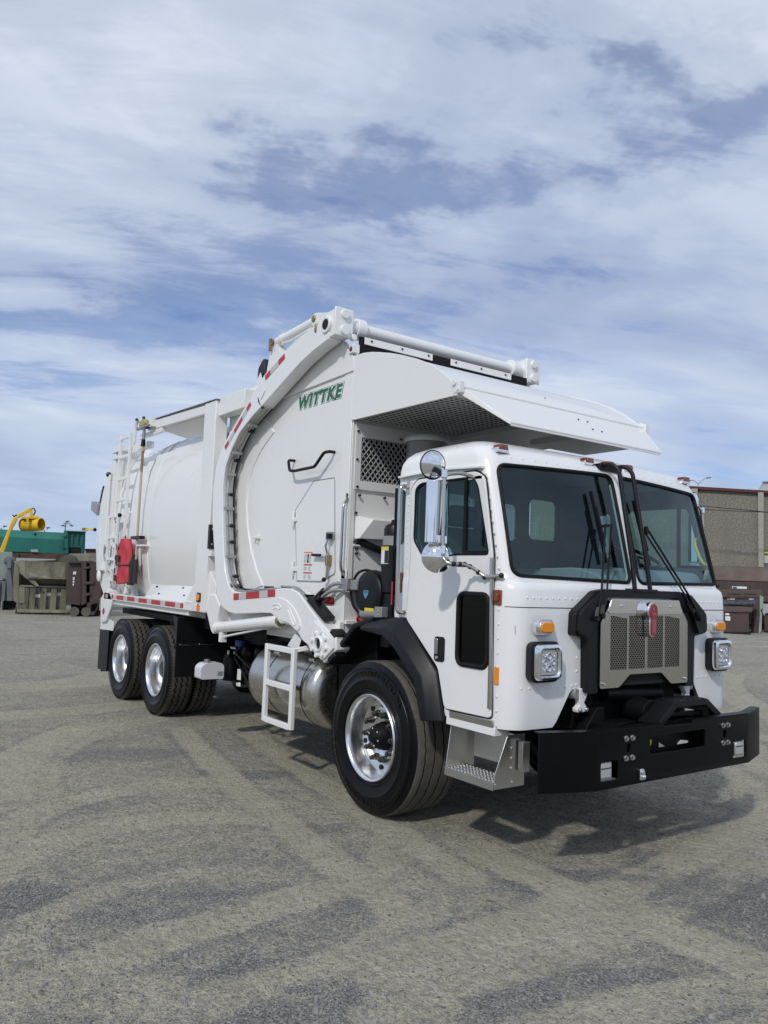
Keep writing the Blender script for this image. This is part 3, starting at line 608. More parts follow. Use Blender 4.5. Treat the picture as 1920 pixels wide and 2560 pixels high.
for sgn in (-1, 1):
    # side lamps, reflectors, grab bar, sill
    a = MB('amber_dark').prism(rpoly([(-1.268, 1.595), (-1.325, 1.590), (-1.325, 1.687), (-1.268, 1.685)], .01), 'x', sgn*1.165, sgn*1.19).prism(rrect(-1.297, 1.64, .035, .05, .01), 'x', sgn*1.165, sgn*1.205); a.build('side_marker_lamp', T, .004)
    MB('amber').prism(rrect(-1.300, 1.161, .036, .108, .005), 'x', sgn*1.165, sgn*1.186).build('side_reflector', T, .002)
    MB('amber_dark').prism(rrect(-.280, 1.705, .05, .145, .006), 'x', sgn*1.165, sgn*1.186).build('side_reflector', T, .002)
    gb = MB('stainless').tube(fillet([(sgn*1.17, -.330, 2.40), (sgn*1.235, -.330, 2.40), (sgn*1.24, -.325, 2.35), (sgn*1.24, -.335, 1.53), (sgn*1.235, -.345, 1.495), (sgn*1.17, -.35, 1.495)], .05, 6), .016, 12)
    gb.bb((sgn*1.17, -.355, 1.45), (sgn*1.178, -.33, 1.56)); gb.bb((sgn*1.17, -.345, 2.35), (sgn*1.178, -.32, 2.45)); gb.build('grab_bar', T)
    MB('teal_glass').prism(rpoly([(-.19, 2.395), (-.295, 2.37), (-.295, 1.99), (-.19, 1.97)], .02), 'x', sgn*1.174, sgn*1.178).use('rubber_seal').bb((sgn*1.165, -.198, 1.96), (sgn*1.182, -.184, 2.40)).build('quarter_glass', T)
    sl_ = MB('white_paint').bb((sgn*1.06, -1.30, .795), (sgn*1.186, -.845, .845)).bb((sgn*1.06, -1.29, .84), (sgn*1.172, -.86, .90)); sl_.use('stainless').bb((sgn*1.172, -1.285, .843), (sgn*1.1885, -.875, .886)); sl_.build('door_sill', T, .003)
    # cab step
    s_ = MB('tread_plate')
    for y_, t_ in ((-.865, .006), (-1.325, .006)):
        s_.prism([(sgn*1.205, .485), (sgn*1.205, .565), (sgn*1.10, .80), (sgn*.95, .80), (sgn*.95, .485)] if y_ < -1 else [(sgn*1.205, .485), (sgn*1.195, .54), (sgn*1.155, .82), (sgn*.95, .82), (sgn*.95, .485)], 'y', y_-t_/2, y_+t_/2)
    s_.bb((sgn*1.208, -1.32, .478), (sgn*1.200, -.87, .528)); s_.bb((sgn*1.205, -1.32, .516), (sgn*.99, -.87, .524)); s_.prism([(sgn*.985, .585), (sgn*.985, .79), (sgn*.978, .79), (sgn*.978, .585)], 'y', -1.32, -.90); s_.bb((sgn*1.02, -1.38, .58), (sgn*.96, -1.34, .76))
    s_ = s_.build('cab_step', T, .002)
    db = MB('tread_plate')
    for i in range(14):
        for j in range(7): db.sphere((sgn*(1.185-j*.026-(i % 2)*.004), -.89-i*.0315, .524), .010, 4, (1, 1, .8))
    db.build('step_tread_studs', s_, kind='stuff')
    bt = MB('steel_bolt')
    for p in ((1.19, .515), (1.05, .515), (1.06, .60), (1.06, .66), (1.06, .72)): bt.cyl((sgn*p[0], -1.335, p[1]), (sgn*p[0], -1.327, p[1]), .009, n=8)
    bt.build('step_bolts', s_, kind='stuff')
    # fender
    O_ = [(.10, 1.395), (-.23, 1.452), (-.365, 1.462), (-.56, 1.285), (-.745, 1.125), (-.835, .80)]
    N_ = [(.06, 1.345), (-.21, 1.325), (-.37, 1.245), (-.475, 1.16), (-.605, 1.05), (-.69, .80)]
    M_ = [((o[0]*.45+n[0]*.55), (o[1]*.45+n[1]*.55)) for o, n in zip(O_, N_)]
    def strip(o_, k): 
        q = []
        for i in range(len(o_)-1):
            for j in range(k): q.append((o_[i][0]+(o_[i+1][0]-o_[i][0])*j/k, o_[i][1]+(o_[i+1][1]-o_[i][1])*j/k))
        return q+[o_[-1]]
    rows = [[(sgn*1.12, y, z) for y, z in O_], [(sgn*1.195, y, z) for y, z in O_], [(sgn*1.275, y, z) for y, z in M_], [(sgn*1.285, y, z) for y, z in N_], [(sgn*1.262, y+.012, z-.006) for y, z in N_], [(sgn*.80, y+.012, z-.006) for y, z in N_]]
    fd = MB('black_plastic'); vs = [p for r_ in rows for p in r_]; n_ = 6
    fd.add(vs, [(i*n_+k, i*n_+k+1, (i+1)*n_+k+1, (i+1)*n_+k) for i in range(len(rows)-1) for k in range(n_-1)]+[tuple(i*n_+5 for i in range(6)), tuple(i*n_ for i in range(6))])
    fd.prism([(.05, 1.40), (.28, 1.335), (.66, 1.01), (.69, 1.03), (.30, 1.375), (.05, 1.44)], 'x', sgn*1.19, sgn*.80)
    fd = fd.build('wheel_arch', T, .018, 3)
    fb = MB('decal_black')
    for y_, z in ((-.33, 1.45), (-.55, 1.27), (-.73, 1.10), (-.80, .90), (-.82, .83)): fb.cyl((sgn*1.19, y_, z), (sgn*1.2, y_+.0, z), .010, n=8)
    fb.build('arch_bolts', fd, kind='stuff')
# ---- front lamps
for sgn in (-1, 1):
    c = (sgn*.945, 1.256)
    h = empty('headlight', (c[0], -1.45, c[1]), parent=T); h.scale = (1.13, 1.1, 1.13)
    def fr(prof, m, nm, bev=.003):   # square lathe along -y: (half size, depth, corner radius)
        mb = MB(m); vs = []; k = None
        for (hs, d, rc) in prof:
            q = rrect(0, 0, hs*2, hs*2, rc, 5); k = len(q); vs += [(x, -d, z) for x, z in q]
        mb.add(vs, [(i*k+j, i*k+(j+1) % k, (i+1)*k+(j+1) % k, (i+1)*k+j) for i in range(len(prof)-1) for j in range(k)])
        return mb.build(nm, h, 0, smooth=45)
    fr([(.100, -.03, .04), (.108, -.01, .045), (.110, .028, .045), (.096, .034, .04)], 'black_plastic', 'lamp_gasket')
    fr([(.095, .025, .04), (.099, .045, .04), (.094, .062, .038), (.080, .068, .034), (.072, .060, .030), (.070, .040, .030)], 'chrome', 'lamp_bezel')
    pass
    b_ = MB('lamp_dark').prism(rrect(0, 0, .142, .142, .028), 'y', -.047, -.030).use('led_glass').prism(rrect(0, 0, .134, .134, .024), 'y', -.052, -.040)
    b_.build('lamp_lens', h, .003)
    lp = MB('chrome')
    for dx, dz, r_ in ((0, .032, .019), (0, -.032, .019), (-.032, 0, .016), (.032, 0, .016), (-.036, .036, .009), (.036, .036, .009), (-.036, -.036, .009), (.036, -.036, .009)):
        lp.lathe([(r_, .051), (r_*1.05, .057), (r_*.85, .060), (r_*.5, .053), (0.0005, .050)], (dx, 0, dz), 'y', 16, -1)
    loose(lp.build('lamp_projector', h))
    s_ = MB('chrome'); q0 = rpoly([(sgn*.945+dx, 1.467+dz) for dx, dz in ((-.078, -.026), (-.050, -.050), (.050, -.050), (.078, -.026), (.078, .026), (.050, .050), (-.050, .050), (-.078, .026))], .01)
    q1 = rrect(sgn*.945, 1.467, .116, .064, .03, 6)
    s_.prism(q0, 'y', -1.475, -1.42); s_.prism(rrect(sgn*.945, 1.467, .128, .076, .034, 6), 'y', -1.490, -1.43); s_.use('amber').prism(q1, 'y', -1.500, -1.45); s_.build('turn_signal', T, .006)
# ---- grille and surround
YG = -1.515
gs = MB('black_plastic')
SUR = [(-.40, 1.715), (-.505, 1.70), (-.70, 1.56), (-.705, 1.415), (-.585, 1.400), (-.575, 1.045), (-.478, 1.045), (-.478, 1.50), (-.40, 1.60), (-.39, 1.665)]
def mir(pl): return pl+[(-x, z) for x, z in pl[::-1]]
gs.prism(rpoly(mir(SUR), .02, 3), 'y', -1.505, -1.38)
gs.prism(rpoly([(-.485, 1.705), (-.69, 1.56), (-.70, 1.43), (-.60, 1.41), (-.50, 1.60)], .03), 'y', -1.535, -1.45); gs.prism(rpoly([(.485, 1.705), (.69, 1.56), (.70, 1.43), (.60, 1.41), (.50, 1.60)], .03), 'y', -1.535, -1.45)
gs.build('grille_surround', T, .012, 3)
OUT = mir([(-.375, 1.655), (-.398, 1.60), (-.476, 1.50), (-.477, 1.075), (-.286, 1.075), (-.172, 1.156)])
gp = MB('grille_steel').prism(rpoly(OUT, .016, 4), 'y', YG-.004, YG).build('grille', T)
WIN = [(-.378, -.208), (-.186, -.014), (.014, .186), (.208, .378)]
boolcut(gp, [MB('grille_steel').prism(rpoly([(a, 1.19), (c, 1.19), (c, 1.525 if abs(c) > .3 or abs(a) > .3 else 1.545), (a, 1.545)], .012), 'y', YG-.1, YG+.1) for a, c in WIN])
md = gp.modifiers.new('bevel', 'BEVEL'); md.width = .0015; md.segments = 2; md.limit_method = 'ANGLE'
for a, c in WIN:
    hx = MB('grille_steel'); pw, ph = .026, .0185; nx = int((c-a)/pw)+2; nz = int(.36/(ph*.75))+2
    for j in range(nz):
        for i in range(nx):
            X = a-.004+i*pw+(pw/2 if j % 2 else 0); Z = 1.188+j*ph*.75
            if X > c+.006 or X < a-.006 or Z > 1.555: continue
            o = [(0, .5), (.5, .25), (.5, -.25), (0, -.5), (-.5, -.25), (-.5, .25)]; vs = []
            for s_, dy in ((1, 0), (.82, 0), (.82, .003)): vs += [(X+pw*q[0]*s_, YG-.001+dy, Z+ph*q[1]*s_) for q in o]
            hx.add(vs, [(k, (k+1) % 6, 6+(k+1) % 6, 6+k) for k in range(6)]+[(6+k, 6+(k+1) % 6, 12+(k+1) % 6, 12+k) for k in range(6)])
    hx.build('perforated_panel', gp, smooth=0, kind='stuff')
MB('dark_void').bb((-.47, YG+.03, 1.08), (.47, YG+.04, 1.64)).build('radiator', T)
hd_ = MB('chrome').prism(rpoly(mir([(-.372, 1.650), (-.393, 1.60), (-.415, 1.572), (-.395, 1.556)]), .008), 'y', YG-.009, YG-.003); hd_.build('grille_header', gp, .004)
sc_ = MB('chrome')
for x, z in ((-.27, 1.608), (.27, 1.608), (-.445, 1.105), (.445, 1.105)): sc_.cyl((x, YG-.018, z), (x, YG, z), .009, n=10)
loose(sc_.build('grille_screw', gp))
# emblem: chrome backing with red face
eb = MB('chrome'); shape = [(.045*math.cos(a)*1.02, 1.575+.052*math.sin(a)) for a in [R(-55)+i*R(290)/22 for i in range(23)]]+[(-.027, 1.52), (-.027, 1.425), (-.015, 1.412), (.015, 1.412), (.027, 1.425), (.027, 1.52)]
eb.prism([(x*1.18, 1.53+(z-1.53)*1.10) for x, z in shape], 'y', YG-.058, YG-.002); em = eb.build('emblem', gp, .010, 3)
ef = MB('kw_red').prism(shape, 'y', YG-.064, YG-.05).build('emblem_face', gp, .003)
tr_ = MB('kw_silver')
tr_.tube([(.036*math.cos(a), YG-.0655, 1.573+.041*math.sin(a)) for a in [i*2*math.pi/32 for i in range(32)]], .0007, 6, True)
for x in (-.013, 0, .013): tr_.bb((x-.0013, YG-.067, 1.43), (x+.0013, YG-.063, 1.525)); tr_.bb((x-.0013, YG-.067, 1.618), (x+.0013, YG-.063, 1.632))
tr_.build('emblem_trim', gp)
text('emblem_letter', 'K', .036, 'kw_silver', (0, YG-.066, 1.590), (1, 0, 0), (0, 0, 1), gp); text('emblem_letter', 'W', .036, 'kw_silver', (0, YG-.066, 1.557), (1, 0, 0), (0, 0, 1), gp)
# guard tubes in front of the windshield
gt = MB('black_plastic')
for sgn in (-1, 1):
    top = (sgn*.075, -1.335, 2.555); gt.tube(fillet([(sgn*.085, -1.485, 1.722), (sgn*.080, -1.46, 1.9), top, (sgn*.07-.02, -1.29, 2.60), (sgn*.07-.05, -1.18, 2.59)], .07, 7), .0155, 12)
gt.prism(rpoly([(-.16, -1.46), (-.12, -1.515), (.14, -1.515), (.17, -1.46), (.12, -1.44), (-.12, -1.44)], .02), 'z', 1.700, 1.724); gt.prism(rrect(-.03, 2.585, .24, .05, .02), 'y', -1.235, -1.17)
gt.build('intake_guard_tubes', T, .004)
# wipers
for sgn in (-1, 1):
    w_ = MB('pencil_black'); piv = Vector((sgn*.565, -1.545, 1.505)); 
    tip = Vector((-.275, -1.405, 2.14)) if sgn < 0 else Vector((.155, -1.405, 2.155))
    pv = at('B', 672, 1075, 'y', -1.55) if sgn < 0 else at('B', 1268, 1075, 'y', -1.55); pv2 = at('B', 703, 1060, 'y', -1.55) if sgn < 0 else at('B', 1222, 1030, 'y', -1.55)
    t1 = at('B', 722, 540, 'y', -1.40) if sgn < 0 else at('B', 956, 545, 'y', -1.40); t2 = at('B', 757, 540, 'y', -1.40) if sgn < 0 else at('B', 958, 592, 'y', -1.40)
    w_.tube([pv, pv+(t1-pv)*.25+Vector((0, -.02, 0)), t1], .0075, 8); w_.tube([pv2, pv2+(t2-pv2)*.25+Vector((0, -.02, 0)), t2], .0065, 8); w_.bar(t1, t2, .022, .02)
    for p_, q_ in ((pv, t1), (pv2, t2)): d_ = (q_-p_); w_.bar(p_-d_*.02, p_+d_*.11, .022, .024); w_.cyl(p_+Vector((0, .03, 0)), p_+Vector((0, -.015, 0)), .018, n=12)
    b0, b1 = (at('B', 664, 340, 'y', -1.335), at('B', 742, 752, 'y', -1.435)) if sgn < 0 else (at('B', 900, 392, 'y', -1.335), at('B', 986, 770, 'y', -1.435))
    b0.y = cab_y(b0.x, b0.z)-.028; b1.y = cab_y(b1.x, b1.z)-.028; mid = (b0+b1)/2
    w_.bar(b0, b1, .012, .024, (0, 1, 0)); w_.bar(b0+(b1-b0)*.22+Vector((0, -.02, 0)), b0+(b1-b0)*.78+Vector((0, -.02, 0)), .014, .012); w_.bar((t1+t2)/2, mid+Vector((0, -.015, 0)), .02, .02)
    w_.build('windshield_wiper', T)
# ---- bumper
BP = [(-1.178, -1.660), (-.82, -1.780), (.82, -1.780), (1.178, -1.660)]
bm_ = MB('black_paint')
def off(pl, d): return [(x*(1-d*.25), y+d) for x, y in pl]
pl = BP+off(BP, .014)[::-1]; bm_.prism(pl, 'z', .535, .870)
bump = bm_.build('bumper', T)
cut = [MB('black_paint').prism(rpoly([(-.31, .698), (.285, .698), (.285, .808), (-.31, .808)], .006, 2), 'y', -2, -1.5)]
for sgn in (-1, 1):
    cut.append(MB('black_paint').prism(rrect(sgn*.520, .757, .036, .05, .004, 2), 'y', -2, -1.5)); cut.append(MB('black_paint').prism(rrect(sgn*.700, .640, .155, .115, .012, 3), 'y', -2, -1.5))
cut.append(MB('black_paint').bb((-.17, -2, .860), (.14, -1.5, .95)))
boolcut(bump, cut)
md = bump.modifiers.new('bevel', 'BEVEL'); md.width = .004; md.segments = 2; md.limit_method = 'ANGLE'; md.angle_limit = R(40)
fl = MB('black_paint'); 
for a, c in ((BP[0], BP[1]), (BP[1], (-.17, -1.78)), ((.14, -1.78), BP[2]), (BP[2], BP[3])):
    fl.hexa([(a[0], a[1], .8705), (c[0], c[1], .8705), (c[0]*.985, c[1]+.06, .8705), (a[0]*.985, a[1]+.06, .8705), (a[0], a[1], .879), (c[0], c[1], .879), (c[0]*.985, c[1]+.06, .879), (a[0]*.985, a[1]+.06, .879)])
fl.build('bumper_top_flange', bump)
bk = MB('black_chassis').bb((-.95, -1.66, .56), (.95, -1.64, .86)); bk.bb((-.50, -1.70, .55), (-.36, -1.2, .86)).bb((.36, -1.70, .55), (.50, -1.2, .86)); bk.build('bumper_backing', bump)
bt = MB('steel_bolt')
for sgn in (-1, 1):
    for x in (.492, .552):
        for z in (.700, .817): bt.cyl((sgn*x, -1.796, z), (sgn*x, -1.778, z), .0135, n=6); bt.cyl((sgn*x, -1.784, z), (sgn*x, -1.779, z), .018, n=14)
loose(bt.build('bumper_bolt', bump))
for sgn in (-1, 1):
    x = -.735 if sgn < 0 else .70
    l = MB('stainless').prism(rrect(x, .642, .118, .10, .012), 'y', -1.776, -1.72).use('led_glass').prism(rrect(x, .645, .092, .078, .01), 'y', -1.782, -1.77).use('lamp_dark').bb((x-.046, -1.784, .655), (x+.046, -1.781, .662)); l.build('fog_lamp', bump, .004)
p = at('C', 810, 1325, 'y', -1.79); lt = MB('chrome').prism(rrect(p.x, .592, .042, .068, .012), 'y', -1.80, -1.779).cyl((p.x, -1.812, .604), (p.x, -1.78, .604), .015, n=12).sphere((p.x+.008, -1.80, .578), .018, 8); lt.build('tow_latch', bump, .003)
yy = MB('decal_yellow').box((-.175, -1.66, .745), (.05, .03, .035), Matrix.Rotation(.4, 3, 'Y')).use('decal_black').bb((-.30, -1.66, .76), (-.18, -1.655, .80)); yy.build('cable_plug', bump)
MB('white_paint').prism([(-.06, .70), (.0, .70), (-.06, .73)], 'y', -1.668, -1.664).prism([(.14, .70), (.26, .70), (.26, .715), (.18, .725)], 'y', -1.668, -1.664).build('bumper_gusset', bump)
# tow guard above bumper (black inverted U) and engine bay
gq = MB('black_plastic'); yg = -1.62
pts = [at('C', 860, 1000, 'y', yg), at('C', 975, 850, 'y', yg), at('C', 1180, 828, 'y', yg), at('C', 1290, 945, 'y', yg)]
for a, c in zip(pts, pts[1:]): gq.bar(a, c, .16, .045)
for k in range(6):
    q = pts[1]+(pts[2]-pts[1])*((k+.6)/6.4); gq.bb((q.x-.006, yg-.085, q.z+.018), (q.x+.006, yg+.06, q.z+.027))
gq.bar(pts[1]+Vector((-.05, 0, -.07)), pts[2]+Vector((.05, 0, -.09)), .04, .03); gq.build('tow_guard', T, .006)
en = MB('black_chassis'); en.bb((-.55, -1.36, .80), (.55, -.3, 1.42)); en.bb((-.80, -1.30, 1.0), (.80, -.9, 1.40)); en.cyl((.0, -1.56, .90), (.0, -1.2, .93), .085, n=20); en.cyl((-.30, -1.40, 1.02), (.30, -1.40, 1.0), .05, n=14); en.bb((-.42, -1.50, .70), (.42, -1.30, .84)); en.prism([(-.62, .75), (-.45, .95), (-.38, .95), (-.38, .75)], 'y', -1.48, -1.40); en.prism([(.62, .75), (.45, .95), (.38, .95), (.38, .75)], 'y', -1.48, -1.40)
for k in range(7): en.bb((-.35, -1.372, .90+k*.02), (.2, -1.362, .908+k*.02))
en.build('engine_bay', T, .006)
for sgn in (-1, 1):
    hb = MB('white_paint').prism(rpoly([(sgn*.60, 1.075), (sgn*.53, 1.075), (sgn*.525, 1.03), (sgn*.555, .985), (sgn*.52, .945), (sgn*.53, .925), (sgn*.62, .925), (sgn*.625, .95), (sgn*.595, .97), (sgn*.60, 1.02)], .008), 'y', -1.46, -1.42)
    hb.use('steel_bolt').cyl((sgn*.60, -1.475, .94), (sgn*.60, -1.41, .94), .014, n=8).cyl((sgn*.54, -1.475, .942), (sgn*.54, -1.41, .942), .014, n=8).use('grey_metal').cyl((sgn*.615, -1.455, 1.04), (sgn*.615, -1.36, 1.04), .035, n=14); hb.build('cab_hinge', T, .004)
# ---- mirrors
def mirrors(sgn):
    m = empty('mirror_assembly', parent=T); X = lambda p: Vector((sgn*-p[0], p[1], p[2]))
    x0 = -1.42
    b = MB('stainless'); b.tube([X(p) for p in fillet([(-1.185, -1.06, 2.405), (-1.30, -1.055, 2.425), (x0, -1.03, 2.405), (x0, -1.035, 2.0), (x0, -1.04, 1.87), (x0+.01, -1.085, 1.835), (-1.36, -1.115, 1.837), (-1.30, -1.115, 1.838), (-1.25, -1.15, 1.812), (-1.21, -1.21, 1.758), (-1.175, -1.325, 1.775)], .04, 5)], .0125, 12)
    b.tube([X(p) for p in fillet([(x0, -1.015, 1.965), (-1.435, -.965, 1.93), (-1.43, -.945, 1.87), (-1.425, -1.0, 1.84), (-1.36, -1.10, 1.828), (-1.30, -1.11, 1.826)], .03, 5)], .0085, 8)
    b.bb(X((-1.19, -1.13, 2.395)), X((-1.178, -1.0, 2.415))); b.build('mirror_bracket', m)
    z_ = MB('zip_black')
    for p in ((-1.385, -1.105, 1.836), (-1.345, -1.115, 1.836), (-1.30, -1.113, 1.836), (-1.27, -1.13, 1.824), (-1.235, -1.17, 1.79), (-1.212, -1.205, 1.762), (-1.18, -1.32, 1.775)): z_.sphere(X(p), .0175, 6)
    z_.build('cable_ties', m, kind='stuff')
    # upper convex mirror facing forward
    c = Vector((x0-.02, -.935, 2.472)); nrm = Vector((-.12, -1, -.12)).normalized(); q = nrm.to_track_quat('Z', 'Y').to_matrix()
    def disc(prof, m_, nm, cc, qq):
        mb = MB(m_).lathe(prof, (0, 0, 0), 'z', 40); mb.v = [tuple(X(tuple(cc+qq@Vector(v)))) for v in mb.v]; return mb.build(nm, m, smooth=60)
    disc([(.0005, .024), (.035, .022), (.062, .016), (.084, .007), (.092, .002)], 'chrome', 'convex_mirror', c, q)
    disc([(.091, .004), (.096, .002), (.097, -.004), (.08, -.018), (.03, -.03), (.0005, -.032)], 'black_plastic', 'mirror_shell', c, q)
    k = MB('black_plastic').bar(X(c+Vector((0, .03, 0))), X((x0, -1.03, 2.40)), .03, .03).use('chrome').cyl(X((x0, -1.03, 2.385)), X((x0, -1.03, 2.43)), .022, n=12); k.build('mirror_clamp', m)
    # flat mirror housing
    h = MB('chrome'); 
    pl = [(-1.505, -.955), (-1.505, -.975), (-1.475, -1.012), (-1.375, -1.012), (-1.335, -.985), (-1.335, -.955)]
    h.prism([(sgn*-x, y) for x, y in pl], 'z', 1.968, 2.362); h.use('pencil_black').bb(X((-1.50, -.956, 1.975)), X((-1.34, -.950, 2.355))); h.use('chrome').bb(X((-1.46, -1.03, 1.965)), X((-1.38, -1.012, 2.015))); h.build('flat_mirror', m, .003)
    c2 = Vector((x0+.0, -.985, 1.878)); q2 = Vector((-.55, -.84, -.05)).normalized().to_track_quat('Z', 'Y').to_matrix()
    disc([(.0005, .062), (.026, .059), (.057, .046), (.082, .027), (.096, .006), (.101, .002), (.101, -.004), (.09, -.006), (.0005, -.012)], 'chrome', 'convex_mirror', c2, q2)
    kk = MB('chrome').cyl(X((x0-.005, -1.05, 1.90)), X((x0-.005, -1.05, 1.95)), .016, n=12).sphere(X((x0-.005, -1.05, 1.90)), .018, 8).bb(X((-1.48, -1.0, 1.962)), X((-1.34, -.96, 1.967))); kk.build('mirror_clamp', m)
mirrors(-1); mirrors(1)

# ---- wheels (built around the local x axis, outer face at x = 0 pointing to -x)
def tri(i, p): k = (i % p)/p; return 4*abs(k-.5)-1
def tyre_profile(rad, width, rim, grooves, gw, gd):
    b = [(rim, .02), (rim+.02, .004), (rim+.05, -.006), (rim+(rad-rim)*.42, -.012), (rim+(rad-rim)*.45, -.016), (rim+(rad-rim)*.50, -.012), (rim+(rad-rim)*.66, -.004), (rim+(rad-rim)*.70, -.006), (rim+(rad-rim)*.82, .006), (rad-.018, .012), (rad-.006, .022)]
    top = [(rad, .032, 0)]; 
    for gx in grooves:
        x = .03+(width-.06)*gx; top += [(rad, x-gw/2, 1), (rad-gd, x-gw/2+.0015, 1), (rad-gd, x+gw/2-.0015, 1), (rad, x+gw/2, 1)]
    top += [(rad, width-.032, 0)]
    prof = [(r, h, 0) for r, h in b]+top+[(r, width-h, 0) for r, h in b[::-1]]
    return prof
def make_tyre(name, rad, width, rim, grooves, gw, gd, zig, nz, m, nseg):
    pr = tyre_profile(rad, width, rim, grooves, gw, gd); per = nseg//nz
    mb = MB(m).lathe([(r, h) for r, h, _ in pr], (0, 0, 0), 'x', nseg, 1, wob=(lambda i, k: zig*tri(i, per) if pr[k][2] else 0))
    # sidewall letter blocks and rings
    for rr in (rim+.035, rad-.05): mb.tube([(-.011, rr*math.cos(a), rr*math.sin(a)) for a in [i*2*math.pi/64 for i in range(64)]], .0035, 6, True)
    return mb
def arc_text(s, r, a0, size, x, parent, m, nm):
    adv = size*.80/r; k = MB(m)
    for i, ch in enumerate(s):
        if ch == ' ': continue
        a = a0+adv*i; me = text_mesh(ch, size, extrude=.0012); up = Vector((0, math.cos(a), math.sin(a))); rt = Vector((0, -math.sin(a), math.cos(a))); z = rt.cross(up)
        M = Matrix(((rt.x, up.x, z.x, x), (rt.y, up.y, z.y, r*up.y), (rt.z, up.z, z.z, r*up.z), (0, 0, 0, 1))); me.transform(M)
        k.add([v.co.copy() for v in me.vertices], [tuple(p.vertices) for p in me.polygons]); bpy.data.meshes.remove(me)
    return k.build(nm, parent, smooth=0, kind='stuff')
def wheel(name, y, z, sgn, kind, xo):
    w = empty(name, (sgn*xo, y, z), parent=T); w.rotation_euler = (0, 0, 0 if sgn < 0 else math.pi)
    return w
mat('letter_rubber', (.011, .011, .012), .45, spec=.3); mat('lug_grey', (.10, .10, .10), .35, .8)
WT = {}
def wheel_parts(kind):
    if kind in WT: return WT[kind]
    out = []
    if kind == 'wide':
        o = make_tyre('tyre', .557, .42, .305, (.16, .39, .61, .84), .015, .016, .003, 40, 'tyre_wide', 160).build('tyre', smooth=32); out.append(o)
        rim = MB('alloy').lathe([(.322, .012), (.318, -.006), (.309, -.012), (.300, -.008), (.292, .006), (.283, .040), (.279, .11), (.270, .125), (.245, .128), (.225, .118), (.205, .112), (.150, .112), (.135, .118), (.105, .125)], (0, 0, 0), 'x', 72); 
        out.append(rim.build('rim', smooth=50))
        ho = MB('dark_void')
        for k in range(10):
            a = k*math.pi/5+.31; ho.cyl((.108, .226*math.cos(a), .226*math.sin(a)), (.122, .226*math.cos(a), .226*math.sin(a)), .019 if k % 2 else .016, n=14)
        out += loose(ho.build('hand_hole'))
        hub = MB('black_chassis').lathe([(.098, .125), (.096, .085), (.088, .075), (.080, .045), (.072, .035), (.052, .030), (.042, .018), (.030, .012), (.0005, .010)], (0, 0, 0), 'x', 36); hub.use('steel_bolt')
        for k in range(6): a = k*math.pi/3+.3; hub.sphere((.036, .062*math.cos(a), .062*math.sin(a)), .008, 6)
        out.append(hub.build('hub', smooth=40))
        for k in range(10):
            a = k*math.pi/5; c = (.167*math.cos(a), .167*math.sin(a)); n_ = MB('lug_grey').cyl((.112, *c), (.096, *c), .028, .026, n=12).cyl((.096, *c), (.066, *c), .022, n=6).cyl((.066, *c), (.052, *c), .014, n=8); out.append(n_.build('lug_nut', bevel=.002))
        out.append(arc_text('CONTINENTAL', .468, R(243), .068, -.0135, None, 'letter_rubber', 'tyre_lettering')); out.append(arc_text('CONTINENTAL', .468, R(75), .068, -.0135, None, 'letter_rubber', 'tyre_lettering'))
        out.append(arc_text('HTR2', .468, R(335), .068, -.0135, None, 'letter_rubber', 'tyre_lettering')); out.append(arc_text('425/65R22.5', .395, R(160), .034, -.019, None, 'letter_rubber', 'tyre_lettering'))
    else:
        o = make_tyre('tyre', .532, .285, .305, (.2, .5, .8), .020, .020, .012, 46, 'tyre_dual', 184)
        # shoulder sipes
        for k in range(92):
            a = k*2*math.pi/92
            for h in (.018, .267): o.box((h, .527*math.cos(a), .527*math.sin(a)), (.03, .012, .008), Matrix.Rotation(a, 3, 'X'))
        out.append(o.build('tyre', smooth=32))
        if kind == 'outer':
            rim = MB('alloy').lathe([(.320, .012), (.316, -.004), (.307, -.008), (.298, -.004), (.288, .012), (.281, .05), (.276, .11), (.262, .165), (.240, .180), (.215, .172), (.145, .175), (.120, .18)], (0, 0, 0), 'x', 64); out.append(rim.build('rim', smooth=50))
            hub = MB('lamp_dark').lathe([(.120, .18), (.110, .15), (.105, .10), (.095, .09), (.0005, .088)], (0, 0, 0), 'x', 32); out.append(hub.build('hub', smooth=40))
            for k in range(10):
                a = k*math.pi/5; c = (.185*math.cos(a), .185*math.sin(a)); out.append(MB('alloy').cyl((.176, *c), (.15, *c), .016, .015, n=8).build('lug_nut', bevel=.002))
        else:
            out.append(MB('black_chassis').lathe([(.318, .02), (.305, .01), (.29, .05), (.28, .28), (.05, .2)], (0, 0, 0), 'x', 40).build('rim'))
    WT[kind] = out; return out
used_kind = set()
def place_wheel(kind, sgn, xo, y, z, roll=0):
    w = empty('wheel', (sgn*xo, y, z), parent=T); w.rotation_euler = (roll, 0, 0) if sgn < 0 else (roll, 0, math.pi)
    parts = wheel_parts(kind); first = kind not in used_kind; used_kind.add(kind)
    for p in parts:
        if first: p.parent = w
        else: dup(p, w)
    return w
L1 = 4.576; ZR = .532
for sgn in (-1, 1):
    lab(place_wheel('wide', sgn, 1.20, 0, .557), 'wide wheel with polished rim and black hub under the cab')
    for k in range(2):
        lab(place_wheel('outer', sgn, 1.19, L1+k*1.34, ZR, .1*k), 'deep dished polished wheel of the tandem axles'); lab(place_wheel('inner', sgn, .88, L1+k*1.34, ZR), 'inner tyre of a tandem pair')
